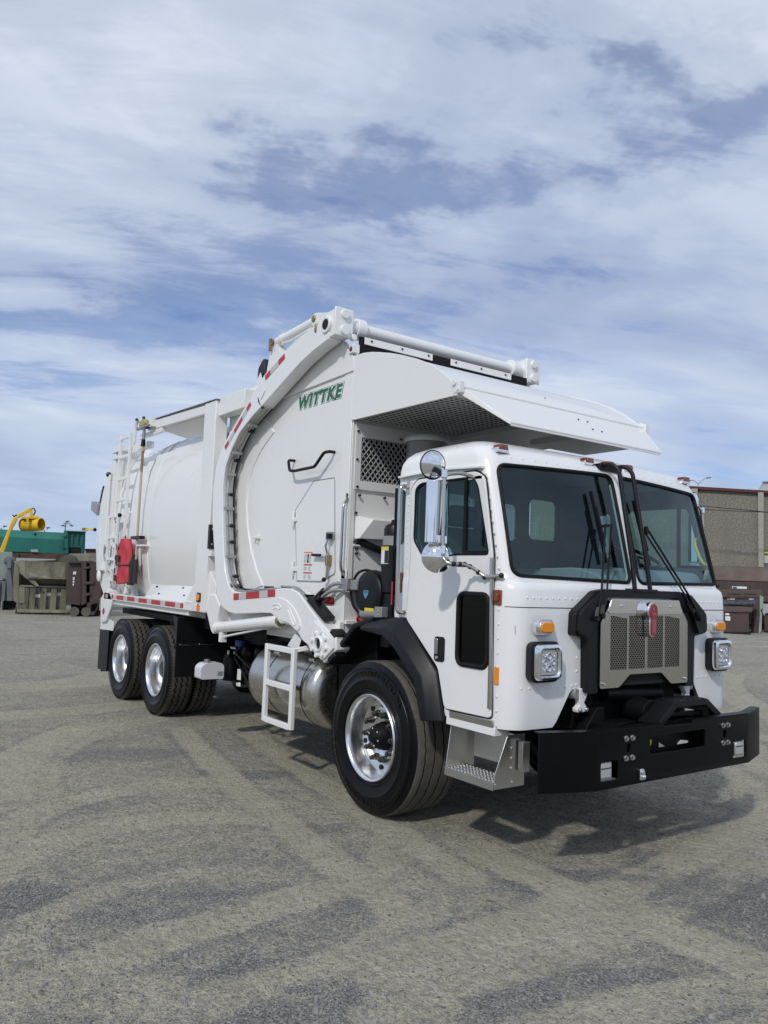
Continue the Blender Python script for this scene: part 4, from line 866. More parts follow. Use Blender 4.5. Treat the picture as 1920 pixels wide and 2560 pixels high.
# ---- chassis
ch = MB('black_chassis')
for sgn in (-1, 1): ch.bb((sgn*.38, -1.35, .80), (sgn*.46, 6.75, 1.10))
for y_ in (.9, 2.3, 3.6, 5.2, 6.6): ch.bb((-.38, y_-.05, .85), (.38, y_+.05, 1.05))
ch.cyl((-.85, 0, .55), (.85, 0, .55), .07); ch.bb((-.75, -.08, .42), (.75, .08, .52))
for k in range(2): ch.cyl((-.62, L1+k*1.34, ZR), (.62, L1+k*1.34, ZR), .10); ch.sphere((0, L1+k*1.34, ZR), .24, 10)
ch.bb((-.95, .75, 1.10), (.95, 6.7, 1.18)); ch.bb((-.60, -.2, .55), (.60, 2.2, .9)); ch.bb((-.95, .30, .55), (-.55, .85, 1.30)); ch.bb((-.80, 2.15, .60), (.80, 3.0, 1.12)); ch.bb((.5, .6, .4), (1.15, 3.0, 1.05))
ch.bb((-1.02, 2.05, 1.10), (-.5, 3.55, 1.28)); ch.build('chassis', T, .006)
# ---- fuel tank
tk = MB('tank_metal').lathe([(.0005, .86), (.20, .865), (.285, .885), (.315, .925), (.322, .97), (.318, .985), (.322, 1.0), (.322, 2.02), (.315, 2.06), (.29, 2.09), (.0005, 2.10)], (-.872, 0, .745), 'y', 56).build('fuel_tank', T, smooth=50)
for y_ in (1.10, 1.72): 
    MB('tank_metal').lathe([(.3235, y_-.035), (.326, y_-.035), (.326, y_+.035), (.3235, y_+.035)], (-.872, 0, .745), 'y', 56).use('rubber_seal').lathe([(.3232, y_-.041), (.3245, y_-.041), (.3245, y_-.034)], (-.872, 0, .745), 'y', 56).lathe([(.3245, y_+.034), (.3245, y_+.041), (.3232, y_+.041)], (-.872, 0, .745), 'y', 56).build('tank_strap', tk)
MB('tread_plate').cyl((-.93, 1.36, 1.05), (-.94, 1.36, 1.10), .06, n=20).cyl((-.94, 1.36, 1.10), (-.945, 1.36, 1.12), .05, n=20).bb((-1.08, 1.70, .98), (-1.02, 1.78, 1.02)).bb((-1.08, 1.06, .98), (-1.02, 1.14, 1.02)).build('tank_cap', tk, .005)
# ---- air tanks and clutter behind the tank
def up_at(z, x, y, xx): return at(z, x, y, 'x', xx)
ct = MB('black_paint')
for q in ((1030, 490), (1112, 495), (1040, 632), (1112, 640)):
    p = at('H', *q, 'x', -.92); ct.lathe([(.0005, -.02), (.05, -.012), (.085, .01), (.10, .05), (.10, .42), (.0005, .42)], p, 'x', 24)
loose(ct.build('air_tank', T, smooth=60))
cl = MB('black_chassis'); p = at('H', 945, 570, 'x', -.98); cl.cyl(p+Vector((0, 0, -.14)), p+Vector((0, 0, .10)), .075, n=16); cl.bb(p+Vector((-.05, -.05, .10)), p+Vector((.05, .05, .13)))
cl.use('steel_bolt').cyl(p+Vector((-.03, 0, .13)), p+Vector((-.03, 0, .17)), .014, n=8).cyl(p+Vector((.04, 0, .13)), p+Vector((.04, 0, .16)), .012, n=8)
cl.use('pencil_black').tube([at('H', *q, 'x', -1.03) for q in ((985, 470), (975, 520), (1010, 580), (1040, 640), (1060, 690), (1075, 730))], .011, 8).tube([at('H', *q, 'x', -1.02) for q in ((1010, 445), (985, 470), (990, 500), (1050, 560), (1110, 620))], .010, 8).tube([at('H', *q, 'x', -.98) for q in ((960, 660), (1020, 690), (1090, 690), (1130, 650))], .016, 8)
cl.build('air_dryer', T)
tg = MB('decal_white').hexa([at('H', *q, 'x', xx) for xx in (-1.03, -1.025) for q in ((985, 650), (1010, 655), (1012, 585), (990, 585))]).hexa([at('H', *q, 'x', xx) for xx in (-1.03, -1.025) for q in ((982, 690), (1008, 695), (1008, 668), (982, 670))]); loose(tg.build('warning_tag', T))
p = at('H', 1010, 425, 'x', -.85); MB('blue_paint').cyl(p+Vector((0, 0, -.03)), p+Vector((0, 0, .04)), .06, n=16).build('filter_cap', T, .005)
p = at('H', 978, 452, 'x', -.95); MB('galv').tube([p+Vector((-.03, .05, 0)), p, p+Vector((-.03, -.05, 0)), p+Vector((-.04, 0, .0))], .012, 8).build('pipe_elbow', T)
# washer jug
YJ = 2.75
x0, x1 = at('H', 760, 600, 'y', YJ).x, at('H', 905, 600, 'y', YJ).x; z0, z1 = at('H', 840, 648, 'y', YJ).z, at('H', 840, 548, 'y', YJ).z
jg = MB('jug_plastic').prism(rpoly([(x0, z0), (x1, z0), (x1, z1-.03), (x1-.03, z1), (x0+.05, z1), (x0, z1-.04)], .025), 'y', YJ, YJ+.16)
jg.use('galv').cyl((x0+.09, YJ+.07, z1-.01), (x0+.09, YJ+.07, z1+.035), .03, n=16); jg.use('decal_grey').bb((x1-.07, YJ-.002, z0+.03), (x1-.01, YJ, z0+.075)); jg.build('fluid_reservoir', T, .02, 3)
# ---- hanging step ladder
LX = -1.25; LD = empty('step_ladder', (0, 0, 0), parent=T)
for y_ in (1.575, 1.09): MB('white_paint').bar((LX, y_, .425), (LX, y_, 1.11), .04, .05, (0, 1, 0)).build('rail', LD, .006)
for z_ in (.445, .77, 1.085): MB('white_paint').bar((LX, 1.555, z_), (LX, 1.11, z_), .038, .05).build('rung', LD, .006)
ld = MB('white_paint'); ld.hexa([at('L', *q, 'x', xx) for xx in (-1.14, -1.06) for q in ((940, 690), (1050, 735), (1085, 610), (1020, 560))]); ld.bar((LX, 1.1, 1.09), (-1.08, 1.02, 1.13), .04, .04)
ld.build('hanger_bracket', LD, .006)
# ---- hopper (front body)
BX = -1.05; YF = .64
hp = MB('white_body')
SIDE = [(YF, 1.20), (3.12, 1.20), (3.12, 3.62), (2.2, 3.72), (1.2, 3.80), (.95, 3.81), (.83, 3.78), (.735, 3.69), (YF, 3.60)]
hp.prism(SIDE, 'x', BX, BX+.03); hp.prism(SIDE, 'x', -BX, -BX-.03); hp.bb((BX+.03, YF, 1.20), (-BX-.03, YF+.03, 3.08)); hp.bb((BX+.03, YF, 1.15), (-BX-.03, 3.12, 1.20)); hp.bb((BX+.03, 3.05, 1.2), (-BX-.03, 3.10, 3.55))
hop = hp.build('hopper', T, .006)
def at_b(z, x, y, o=0): return at(z, x, y, 'x', BX-o)
fp = MB('white_body').prism([(YF-.004, 1.36), (.775, 1.36), (.775, 3.46), (YF-.004, 3.46)], 'x', BX-.012, BX); fp.prism([(YF-.006, 3.47), (2.35, 3.425), (2.35, 3.70), (1.2, 3.79), (.95, 3.805), (.83, 3.775), (.735, 3.685), (YF-.006, 3.59)], 'x', BX-.018, BX)
fp.prism([(YF-.008, 1.19), (.80, 1.19), (.80, 1.365), (YF-.008, 1.365)], 'x', BX-.05, BX); fp.prism(rpoly([(.80, 1.36), (1.12, 1.36), (1.12, 1.485), (.80, 1.485)], .02), 'x', BX-.06, BX); fp.bb((BX-.03, .83, 1.20), (BX, 3.1, 1.35)); fp.build('hopper_frame', hop, .006)
# bulge of the barrel behind the arm
wb = MB('white_body'); arc = [at_b('F', *q) for q in ((620, 0), (520, 140), (450, 280), (405, 430), (392, 600), (400, 780), (430, 980), (480, 1160), (530, 1275))]
pl = [(p.y, p.z) for p in arc]+[(2.9, 1.45), (3.05, 2.4), (2.9, 3.1), (2.3, 3.4)]
wb.prism(pl, 'x', BX-.012, BX+.01); wb.build('barrel_flange', hop, .008, 3)
sd = MB('white_body').prism(rpoly([(1.225, 2.575), (.885, 2.575), (.815, 1.76), (1.02, 1.69), (1.45, 1.685), (1.535, 2.33)], .02), 'x', BX-.006, BX).build('side_door', T, .002)
MB('decal_grey').tube([(BX-.001, y, z) for y, z in rpoly([(1.229, 2.582), (.879, 2.582), (.808, 1.755), (1.02, 1.682), (1.456, 1.677), (1.544, 2.333)], .02)], .0042, 6, True).build('door_gap', sd)
hg = MB('white_body')
for y_, z_ in ((1.545, 2.245), (1.515, 1.79)): hg.cyl((BX-.02, y_, z_-.07), (BX-.02, y_, z_+.07), .014, n=10); hg.bb((BX-.018, y_-.06, z_-.02), (BX, y_, z_+.02))
loose(hg.build('door_hinge', sd, .002))
lt = MB('galv'); p = at_b('F', 1105, 865); lt.bb((BX-.055, p.y-.03, p.z-.03), (BX, p.y+.035, p.z+.035)); lt.use('pencil_black').bb((BX-.07, p.y-.04, p.z-.025), (BX-.03, p.y, p.z+.02)); lt.use('galv').tube([Vector((BX-.05, p.y+.01, p.z-.03)), Vector((BX-.06, p.y+.02, p.z-.09)), Vector((BX-.04, p.y+.02, p.z-.15))], .010, 8)
p = at_b('F', 1085, 1090); lt.cyl((BX-.035, p.y, p.z-.13), (BX-.035, p.y, p.z+.09), .012, n=10); lt.use('brass').bb((BX-.045, p.y-.025, p.z-.02), (BX-.005, p.y+.025, p.z+.07)); lt.use('pencil_black').sphere((BX-.05, p.y+.02, p.z-.14), .02, 8)
a = at_b('F', 965, 1035); lt.use('galv').bar((BX-.045, a.y-.02, a.z+.01), (BX-.03, p.y+.02, p.z+.045), .014, .016); lt.use('pencil_black').bar((BX-.045, a.y, a.z+.015), (BX-.045, a.y-.14, a.z+.012), .022, .022); lt.build('door_latch', sd, .002)
dc = MB('decal_white'); q = [at_b('F', 868, 995), at_b('F', 942, 1228)]; yl, yr = q[0].y, q[1].y+.02; zt, zb = q[0].z, q[1].z
def dec(m_, u0, u1, v0, v1, o): dc.use(m_).bb((BX-.0065-o, yl+(yr-yl)*u0, zt+(zb-zt)*v0), (BX-.0065-o+.001, yl+(yr-yl)*u1, zt+(zb-zt)*v1))
dec('decal_white', 0, 1, 0, 1, .001)
for v0, v1, m_ in ((0, .045, 'orange_mark'), (.44, .49, 'decal_red'), (.73, .78, 'decal_red')): dec(m_, .03, .97, v0, v1, .0016)
rr_ = random.Random(5)
for v in [.10+.035*k for k in range(9)]+[.53+.033*k for k in range(5)]+[.82+.033*k for k in range(5)]:
    for u0 in (.06, .54): dec('decal_grey', u0, u0+rr_.uniform(.2, .38), v, v+.014, .0016)
dec('decal_black', .42, .58, .08, .24, .0018); dec('decal_black', .40, .56, .27, .40, .0018); dc.build('warning_decal', sd)
gb = MB('pencil_black').tube(fillet([(BX, 1.60, 2.80), (BX-.07, 1.60, 2.80), (BX-.09, 1.53, 2.69), (BX-.09, 1.44, 2.68), (BX-.09, 1.08, 2.685), (BX-.09, .93, 2.795), (BX-.06, .90, 2.805), (BX, .90, 2.805)], .03), .014, 10); gb.build('grab_handle', hop)
gr = MB('stainless').tube(fillet([(BX, .655, 2.40), (BX-.02, .64, 2.38), (BX-.06, .63, 2.33), (BX-.065, .625, 2.28), (BX-.065, .63, 1.84), (BX-.05, .64, 1.78), (BX, .66, 1.74)], .03), .012, 10); gr.bb((BX-.012, .64, 2.36), (BX, .67, 2.43)).bb((BX-.012, .64, 1.70), (BX, .67, 1.77)); gr.build('grab_rail', hop)
# maker lettering
c0 = at_b('E', 367, 540); lg = MB('decal_white')
tx = text('maker_lettering', 'WITTKE', .150, 'green_logo', (BX-.004, 1.215, 3.335), (0, -1, 0), (0, 0, 1), hop, shear=.25, spacing=1.2, offset=.0075, extrude=.001)
w_ = text('lettering_outline', 'WITTKE', .150, 'green_logo', (BX-.0005, 1.215, 3.335), (0, -1, 0), (0, 0, 1), hop, shear=.25, spacing=1.2, offset=.0195, extrude=.0008)
w2_ = text('lettering_white', 'WITTKE', .150, 'decal_white', (BX-.002, 1.215, 3.335), (0, -1, 0), (0, 0, 1), hop, shear=.25, spacing=1.2, offset=.0155, extrude=.001)
for o_ in (tx, w_, w2_):
    ys = [v.co.y for v in o_.data.vertices]; k_ = .76/(max(v.co.y for v in tx.data.vertices)-min(v.co.y for v in tx.data.vertices)) if o_ is tx else k_
    for v in o_.data.vertices: v.co.y = 1.215+(v.co.y-1.215)*k_; v.co.z = 3.335+(v.co.z-3.335)*1.02
bk_ = MB('white_body'); p = at_b('F', 482, 875); bk_.bb((BX-.05, p.y-.05, p.z-.015), (BX, p.y+.04, p.z+.01)).bb((BX-.03, p.y-.03, p.z-.06), (BX, p.y-.02, p.z)); bk_.build('hose_hook', hop, .003)
def tape(name, pts, hgt, parent, segs, nrm=(-1, 0, 0)):
    a, c = Vector(pts[0]), Vector(pts[1]); d = c-a; L = d.length; d /= L; n_ = Vector(nrm); up = n_.cross(d).normalized(); mb = MB('tape_red', 'tape_silver'); p = 0; tot = sum(segs)
    for i, s_ in enumerate(segs):
        w = s_/tot*L; mb.use('tape_red' if i % 2 == 0 else 'tape_silver'); o_ = a+d*p; e_ = o_+d*(w-.003)
        mb.hexa([o_-up*hgt/2, e_-up*hgt/2, e_+up*hgt/2, o_+up*hgt/2]+[q+n_*.0015 for q in (o_-up*hgt/2, e_-up*hgt/2, e_+up*hgt/2, o_+up*hgt/2)]); p += w
    return mb.build(name, parent, smooth=0)
tape('reflective_tape', ((BX-.003, 1.16, 1.535), (BX-.003, .80, 1.525)), .06, hop, (1, .8, 1.6))
# front wall behind cab
fw = MB('white_body').prism([(BX+.03, 2.47), (.95, 2.47), (.95, 3.03), (BX+.03, 3.03)], 'y', YF-.02, YF).build('mesh_frame', hop)
mw_ = [(-.955, -.30)]
boolcut(fw, [MB('white_body').bb((-.96, YF-.2, 2.545), (-.22, YF+.2, 2.915)), MB('white_body').bb((.20, YF-.2, 2.545), (.88, YF+.2, 2.915))])
MB('dark_void').bb((-.98, YF-.004, 2.53), (.9, YF-.002, 2.93)).build('mesh_backing', fw)
def lattice(mb, x0, x1, z0, z1, px, pz, w, mk):
    # diagonal strips clipped to a rectangle
    def clip(a, b):
        (ax, az), (bx, bz) = a, b; t0, t1 = 0, 1; dx, dz = bx-ax, bz-az
        for p_, q_ in ((-dx, ax-x0), (dx, x1-ax), (-dz, az-z0), (dz, z1-az)):
            if p_ == 0:
                if q_ < 0: return None
            else:
                r_ = q_/p_
                if p_ < 0: t0 = max(t0, r_)
                else: t1 = min(t1, r_)
        return None if t0 >= t1 else ((ax+dx*t0, az+dz*t0), (ax+dx*t1, az+dz*t1))
    W = x1-x0; H = z1-z0; k = pz/px; n_ = int((W+H/k)/px)+2
    for i in range(-1, n_+1):
        for s_ in (1, -1):
            a = (x0-H/k+i*px, z0) if s_ > 0 else (x0-H/k+i*px, z1); b = (a[0]+H/k+W*0, z1 if s_ > 0 else z0)
            c = clip(a, b)
            if c and (abs(c[0][0]-c[1][0]) > .004): mb.bar(mk(*c[0]), mk(*c[1]), *w)
lm = MB('galv')
for x0_, x1_ in ((-.962, -.218), (.198, .882)): lattice(lm, x0_, x1_, 2.543, 2.917, .052, .064, (.009, .006), lambda x, z: (x, YF-.012, z))
mat('mesh_grey', (.52, .53, .53), .5, .2); lm.mats = ['mesh_grey']; lm.build('diamond_mesh', fw, smooth=0, kind='stuff')
fx = MB('white_body').hexa([(-.985, YF, 2.05), (-.55, YF, 2.05), (-.55, YF, 2.25), (-.985, YF, 2.25), (-.985+.0, YF-.07, 2.055), (-.55, YF-.16, 2.055), (-.55, YF-.16, 2.215), (-.905, YF-.16, 2.215)])
fx.build('wall_cover', hop, .006); fs = MB('white_body').bb((-1.0, YF-.02, 1.99), (.9, YF, 2.005)).bb((-1.05, YF-.03, 1.345), (1.0, YF, 1.375)).bb((BX, YF-.014, 1.6), (BX+.05, YF, 3.04)); fs.build('wall_ribs', hop, .003)
bt = MB('lamp_dark')
for x, z in ((-1.0, 2.96), (-.55, 2.95), (-1.0, 2.72), (-.99, 2.49), (-.55, 2.485), (-.99, 2.27), (-.985, 2.03), (-.97, 1.97), (-.96, 2.42), (-.70, 2.42), (-.97, 1.93)): bt.cyl((x, YF-.03, z), (x, YF-.01, z), .011, n=8)
bt.build('wall_bolts', hop, kind='stuff')
# ---- canopy over cab
CV = [(.64, 3.600), (.50, 3.598), (.38, 3.58), (.26, 3.552), (.10, 3.51), (-.05, 3.462), (-.22, 3.40), (-.38, 3.33), (-.52, 3.245), (-.64, 3.155), (-.70, 3.10)]
cn = empty('canopy', (0, 0, 3.0), parent=T)
def loc3(mb): mb.v = [(x, y, z-3.0) for x, y, z in mb.v]; return mb
for sgn in (-1, 1): loc3(MB('white_body').prism(CV+[(-.712, 3.035), (.64, 3.045)], 'x', sgn*1.062, sgn*1.047)).build('canopy_side', cn, .003)
top = MB('white_body'); n_ = len(CV); vs = []
for (y_, z_) in CV:
    for x in (-1.045, 1.045): vs.append((x, y_, z_-.010))
for (y_, z_) in CV:
    for x in (-1.045, 1.045): vs.append((x, y_, z_-.022))
fs = [(2*i, 2*i+1, 2*i+3, 2*i+2) for i in range(n_-1)]+[(2*n_+2*i, 2*n_+2*i+1, 2*n_+2*i+3, 2*n_+2*i+2) for i in range(n_-1)]; top.add(vs, fs); loc3(top).build('canopy_roof', cn)
fl = MB('white_body'); A_ = (1.035, -.715, 3.095); B_ = (.84, -1.03, 2.832)
fl.hexa([(-A_[0], A_[1], A_[2]-.012), (A_[0], A_[1], A_[2]-.012), (B_[0], B_[1], B_[2]-.012), (-B_[0], B_[1], B_[2]-.012), (-A_[0], A_[1], A_[2]), (A_[0], A_[1], A_[2]), (B_[0], B_[1], B_[2]), (-B_[0], B_[1], B_[2])])
for sgn in (-1, 1): fl.hexa([(sgn*A_[0], A_[1], A_[2]-.05), (sgn*(A_[0]+.008), A_[1], A_[2]-.05), (sgn*(B_[0]+.008), B_[1], B_[2]-.022), (sgn*B_[0], B_[1], B_[2]-.022), (sgn*A_[0], A_[1], A_[2]+.004), (sgn*(A_[0]+.008), A_[1], A_[2]+.004), (sgn*(B_[0]+.008), B_[1], B_[2]+.004), (sgn*B_[0], B_[1], B_[2]+.004)])
fl.bar((-B_[0], B_[1]+.008, B_[2]-.016), (B_[0], B_[1]+.008, B_[2]-.016), .01, .022); loc3(fl).build('canopy_flap', cn, .003)
fb = MB('lamp_dark')
for x, t_ in ((.10, .3), (.20, .32), (.15, .62), (.25, .64)): y_ = A_[1]+(B_[1]-A_[1])*t_; z_ = A_[2]+(B_[2]-A_[2])*t_; fb.sphere((x, y_, z_+.002-3.0), .008, 6)
fb.build('flap_rivets', cn, kind='stuff')
hg = MB('white_body'); 
for sgn in (-1, 1): hg.bb((sgn*1.03, -.75, 3.05), (sgn*1.068, -.68, 3.13)); hg.cyl((sgn*1.035, -.69, 3.125), (sgn*1.08, -.69, 3.125), .022, n=12); hg.cyl((sgn*1.035, -.725, 3.075), (sgn*1.075, -.725, 3.075), .015, n=10)
hg.bar((-1.03, -.705, 3.10), (1.03, -.705, 3.10), .03, .014); loc3(hg).build('flap_hinge', cn, .003)
# underside mesh and frame
um = MB('mesh_grey')
for k in range(24): um.bb((-1.02, -.655+k*.0545, .048), (.02, -.655+k*.0545+.016, .051))
for k in range(20): um.bb((-1.02+k*.0545, -.655, .0515), (-1.02+k*.0545+.014, .60, .054))
um.build('canopy_mesh', cn, smooth=0, kind='stuff')
un = MB('mesh_grey').bb((.02, -.62, 3.05), (1.03, .62, 3.06)).bb((-1.045, -.70, 3.036), (1.045, -.655, 3.05)).bb((.0, -.66, 3.0), (.05, .62, 3.05)); un.bb((-.25, -.78, 2.93), (1.0, -.70, 2.985)); un.bb((.2, -.72, 2.90), (.9, -.2, 2.95)); un.bb((.62, -.74, 2.985), (.66, -.70, 3.05)); loc3(un).build('canopy_frame', cn, .003)
loc3(MB('dark_void').bb((-1.04, -.2, 3.22), (1.04, .6, 3.23)).bb((-1.04, -.55, 3.14), (1.04, -.2, 3.15)).bb((-1.04, .60, 3.06), (1.04, .61, 3.23)).bb((.0, -.55, 3.065), (.01, .6, 3.22)).bb((-1.045, -.2, 3.06), (-1.04, .6, 3.22)).bb((-1.04, -.555, 3.10), (1.04, -.55, 3.15))).build('canopy_shade_sheets', cn)  # near-black sheets added above the mesh, standing in for shade inside the canopy
# rubber curtain and strips under the cross tube
rc = MB('rubber_seal'); rc.bb((-1.0, .66, 3.55), (1.03, .67, 3.79)); rc = rc.build('hopper_curtain', T)
st_ = MB('white_body').bb((-.95, .648, 3.728), (-.20, .658, 3.79)).bb((.02, .648, 3.728), (.80, .658, 3.79)); st_.use('lamp_dark')
for x in (-.88, -.55, -.25, .08, .4, .72): st_.cyl((x, .642, 3.765), (x, .650, 3.765), .011, n=8)
loose(st_.build('curtain_strip', rc, .002))
cl = MB('white_body').bb((BX-.035, YF-.02, 3.625), (BX+.03, YF+.05, 3.70)).use('lamp_dark').cyl((BX-.04, YF+.015, 3.66), (BX-.03, YF+.015, 3.66), .022, n=14).use('red_lens').cyl((BX-.043, YF+.015, 3.66), (BX-.038, YF+.015, 3.66), .013, n=12); cl.build('clearance_lamp', T, .003)
# pre-cleaner dome behind the cab
dm = MB('galv').lathe([(.168, 2.55), (.168, 2.86), (.172, 2.861)], (-.58, .22, 0), 'z', 40); mat('dome_grey', (.15, .148, .13), .35, .1); mat('dome_cap', (.42, .43, .42), .4); dm.mats = ['dome_grey']; dm.use('dome_cap').lathe([(.172, 2.861), (.184, 2.862), (.188, 2.885), (.172, 2.91), (.12, 2.93), (.0005, 2.937)], (-.58, .22, 0), 'z', 40); dm.build('air_precleaner', T, smooth=50)
# air cleaner, stack, compressor in the gap
ac = MB('black_plastic').lathe([(.0005, -.015), (.12, -.014), (.165, -.008), (.178, .006), (.180, .05), (.188, .055), (.188, .07), (.180, .075), (.180, .36), (.0005, .36)], (-1.03, .345, 1.608), 'x', 48).build('air_cleaner', T, smooth=40)
sh = MB('shield_blue').prism(rpoly([(.378, 1.632), (.312, 1.632), (.312, 1.60), (.345, 1.562), (.378, 1.60)], .01), 'x', -1.049, -1.044); sh.build('shield_badge', ac); text('badge_lettering', 'TRP', .026, 'decal_black', (-1.0495, .345, 1.615), (0, -1, 0), (0, 0, 1), ac, extrude=.0004)
lc = MB('chrome')
for a in (R(60), R(-10), R(170)): lc.box((-.97, .345+.185*math.cos(a), 1.608+.185*math.sin(a)), (.05, .018, .03), Matrix.Rotation(a, 3, 'X'))
loose(lc.build('cleaner_clip', ac, .002))
sk = MB('black_plastic').prism(rrect(-.93, .135, .17, .15, .03), 'z', 1.62, 1.99).prism(rrect(-.93, .135, .15, .135, .03), 'z', 1.2, 1.62); sk = sk.build('intake_stack', T, .008)
MB('decal_white').bb((-1.017, .10, 1.845), (-1.0155, .195, 1.975)).use('decal_yellow').bb((-1.018, .10, 1.955), (-1.0165, .195, 1.98)).use('decal_black').bb((-1.018, .10, 1.85), (-1.0165, .15, 1.95)).build('stack_decal', sk)
cb = MB('black_plastic').lathe([(.088, 2.06), (.088, 2.12), (.075, 2.15), (.035, 2.17), (.03, 2.20)], (-.93, .14, 0), 'z', 28).use('grey_metal').lathe([(.095, 1.99), (.095, 2.06), (.088, 2.065)], (-.93, .14, 0), 'z', 28).use('chrome').lathe([(.032, 2.195), (.032, 2.21), (.0005, 2.215)], (-.93, .14, 0), 'z', 16); cb.build('oil_reservoir', T)
cp = MB('grey_metal').cyl((-1.0, .42, 1.445), (-1.0, .20, 1.455), .045, n=20).sphere((-1.0, .42, 1.445), .046, 10).bb((-1.06, .10, 1.40), (-.94, .20, 1.51)); cp.use('decal_yellow').bb((-1.046, .24, 1.465), (-1.02, .36, 1.494)); cp.use('steel_bolt')
for z_ in (1.42, 1.45, 1.48): cp.cyl((-1.065, .15, z_), (-1.055, .15, z_), .008, n=8)
cp.build('hydraulic_valve', T, .004)
MB('red_plastic').cyl((-.95, .55, 1.395), (-.95, .40, 1.365), .022, .03, n=12).cyl((-.95, .56, 1.40), (-.95, .55, 1.395), .036, n=14).build('pull_knob', T)
MB('tape_red').bb((-1.18, -.195, 1.54), (-1.183, -.18, 1.71)).build('red_reflector', T)
ho = MB('pencil_black').tube(fillet([(-1.0, .62, 1.69), (-1.02, .50, 1.78), (-1.0, .40, 1.80), (-.95, .3, 1.75)], .06), .011, 8).tube(fillet([(-1.02, .60, 1.62), (-1.03, .56, 1.5), (-1.0, .45, 1.42), (-.95, .40, 1.42)], .06), .011, 8).tube(fillet([(-.95, YF, 2.04), (-.80, YF-.08, 1.97), (-.6, YF-.1, 1.93)], .1), .032, 10); loose(ho.build('air_hose', T))
cbk = MB('galv').bb((-1.09, .56, 1.62), (-1.0, .66, 1.72)).use('grey_metal').bb((-1.06, .46, 1.63), (-.98, .56, 1.71)).use('white_body').bb((-1.062, .62, 1.70), (-1.05, .70, 1.79)); cbk.build('hose_manifold', T, .004)
hs = MB('stainless')
for dz, dx in ((0, 0), (-.055, -.02)):
    hs.use('stainless').tube(fillet([(-1.05, .58, 1.68+dz), (-1.12+dx, .72, 1.675+dz), (-1.13+dx, .84, 1.61+dz)], .08), .018, 10)
    hs.use('pencil_black').tube(fillet([(-1.13+dx, .84, 1.61+dz), (-1.13+dx, .95, 1.55+dz), (-1.13+dx, 1.01, 1.45+dz*.5), (-1.14, .98, 1.38)], .08), .030, 12)
loose(hs.build('hydraulic_hose', T))
# ---- lifting arms
ARM = [(.80, 3.93), (1.10, 3.925), (1.40, 3.865), (1.70, 3.785), (1.98, 3.665), (2.25, 3.49), (2.50, 3.325), (2.72, 3.175), (2.90, 3.03), (3.01, 2.87), (3.06, 2.62), (3.03, 2.28), (2.935, 1.94), (2.845, 1.60), (2.80, 1.49), (2.72, 1.42), (2.62, 1.365), (2.50, 1.338), (2.33, 1.33), (1.78, 1.372), (1.60, 1.378), (1.50, 1.345), (1.42, 1.30), (1.30, 1.305), (1.20, 1.295), (1.12, 1.26), (1.0, 1.18), (.83, 1.125), (.645, 1.03), (.56, 1.09), (.465, 1.155), (.48, 1.255), (.60, 1.295), (.77, 1.375), (.90, 1.45), (1.02, 1.525), (1.12, 1.585), (1.25, 1.615), (1.40, 1.612), (1.52, 1.60), (2.21, 1.545), (2.40, 1.55), (2.49, 1.575), (2.56, 1.63), (2.64, 1.75), (2.70, 1.94), (2.76, 2.24), (2.79, 2.44), (2.815, 2.63), (2.77, 2.85), (2.63, 3.02), (2.47, 3.16), (2.2, 3.285), (1.91, 3.39), (1.58, 3.52), (1.27, 3.64), (1.03, 3.705), (.80, 3.75)]
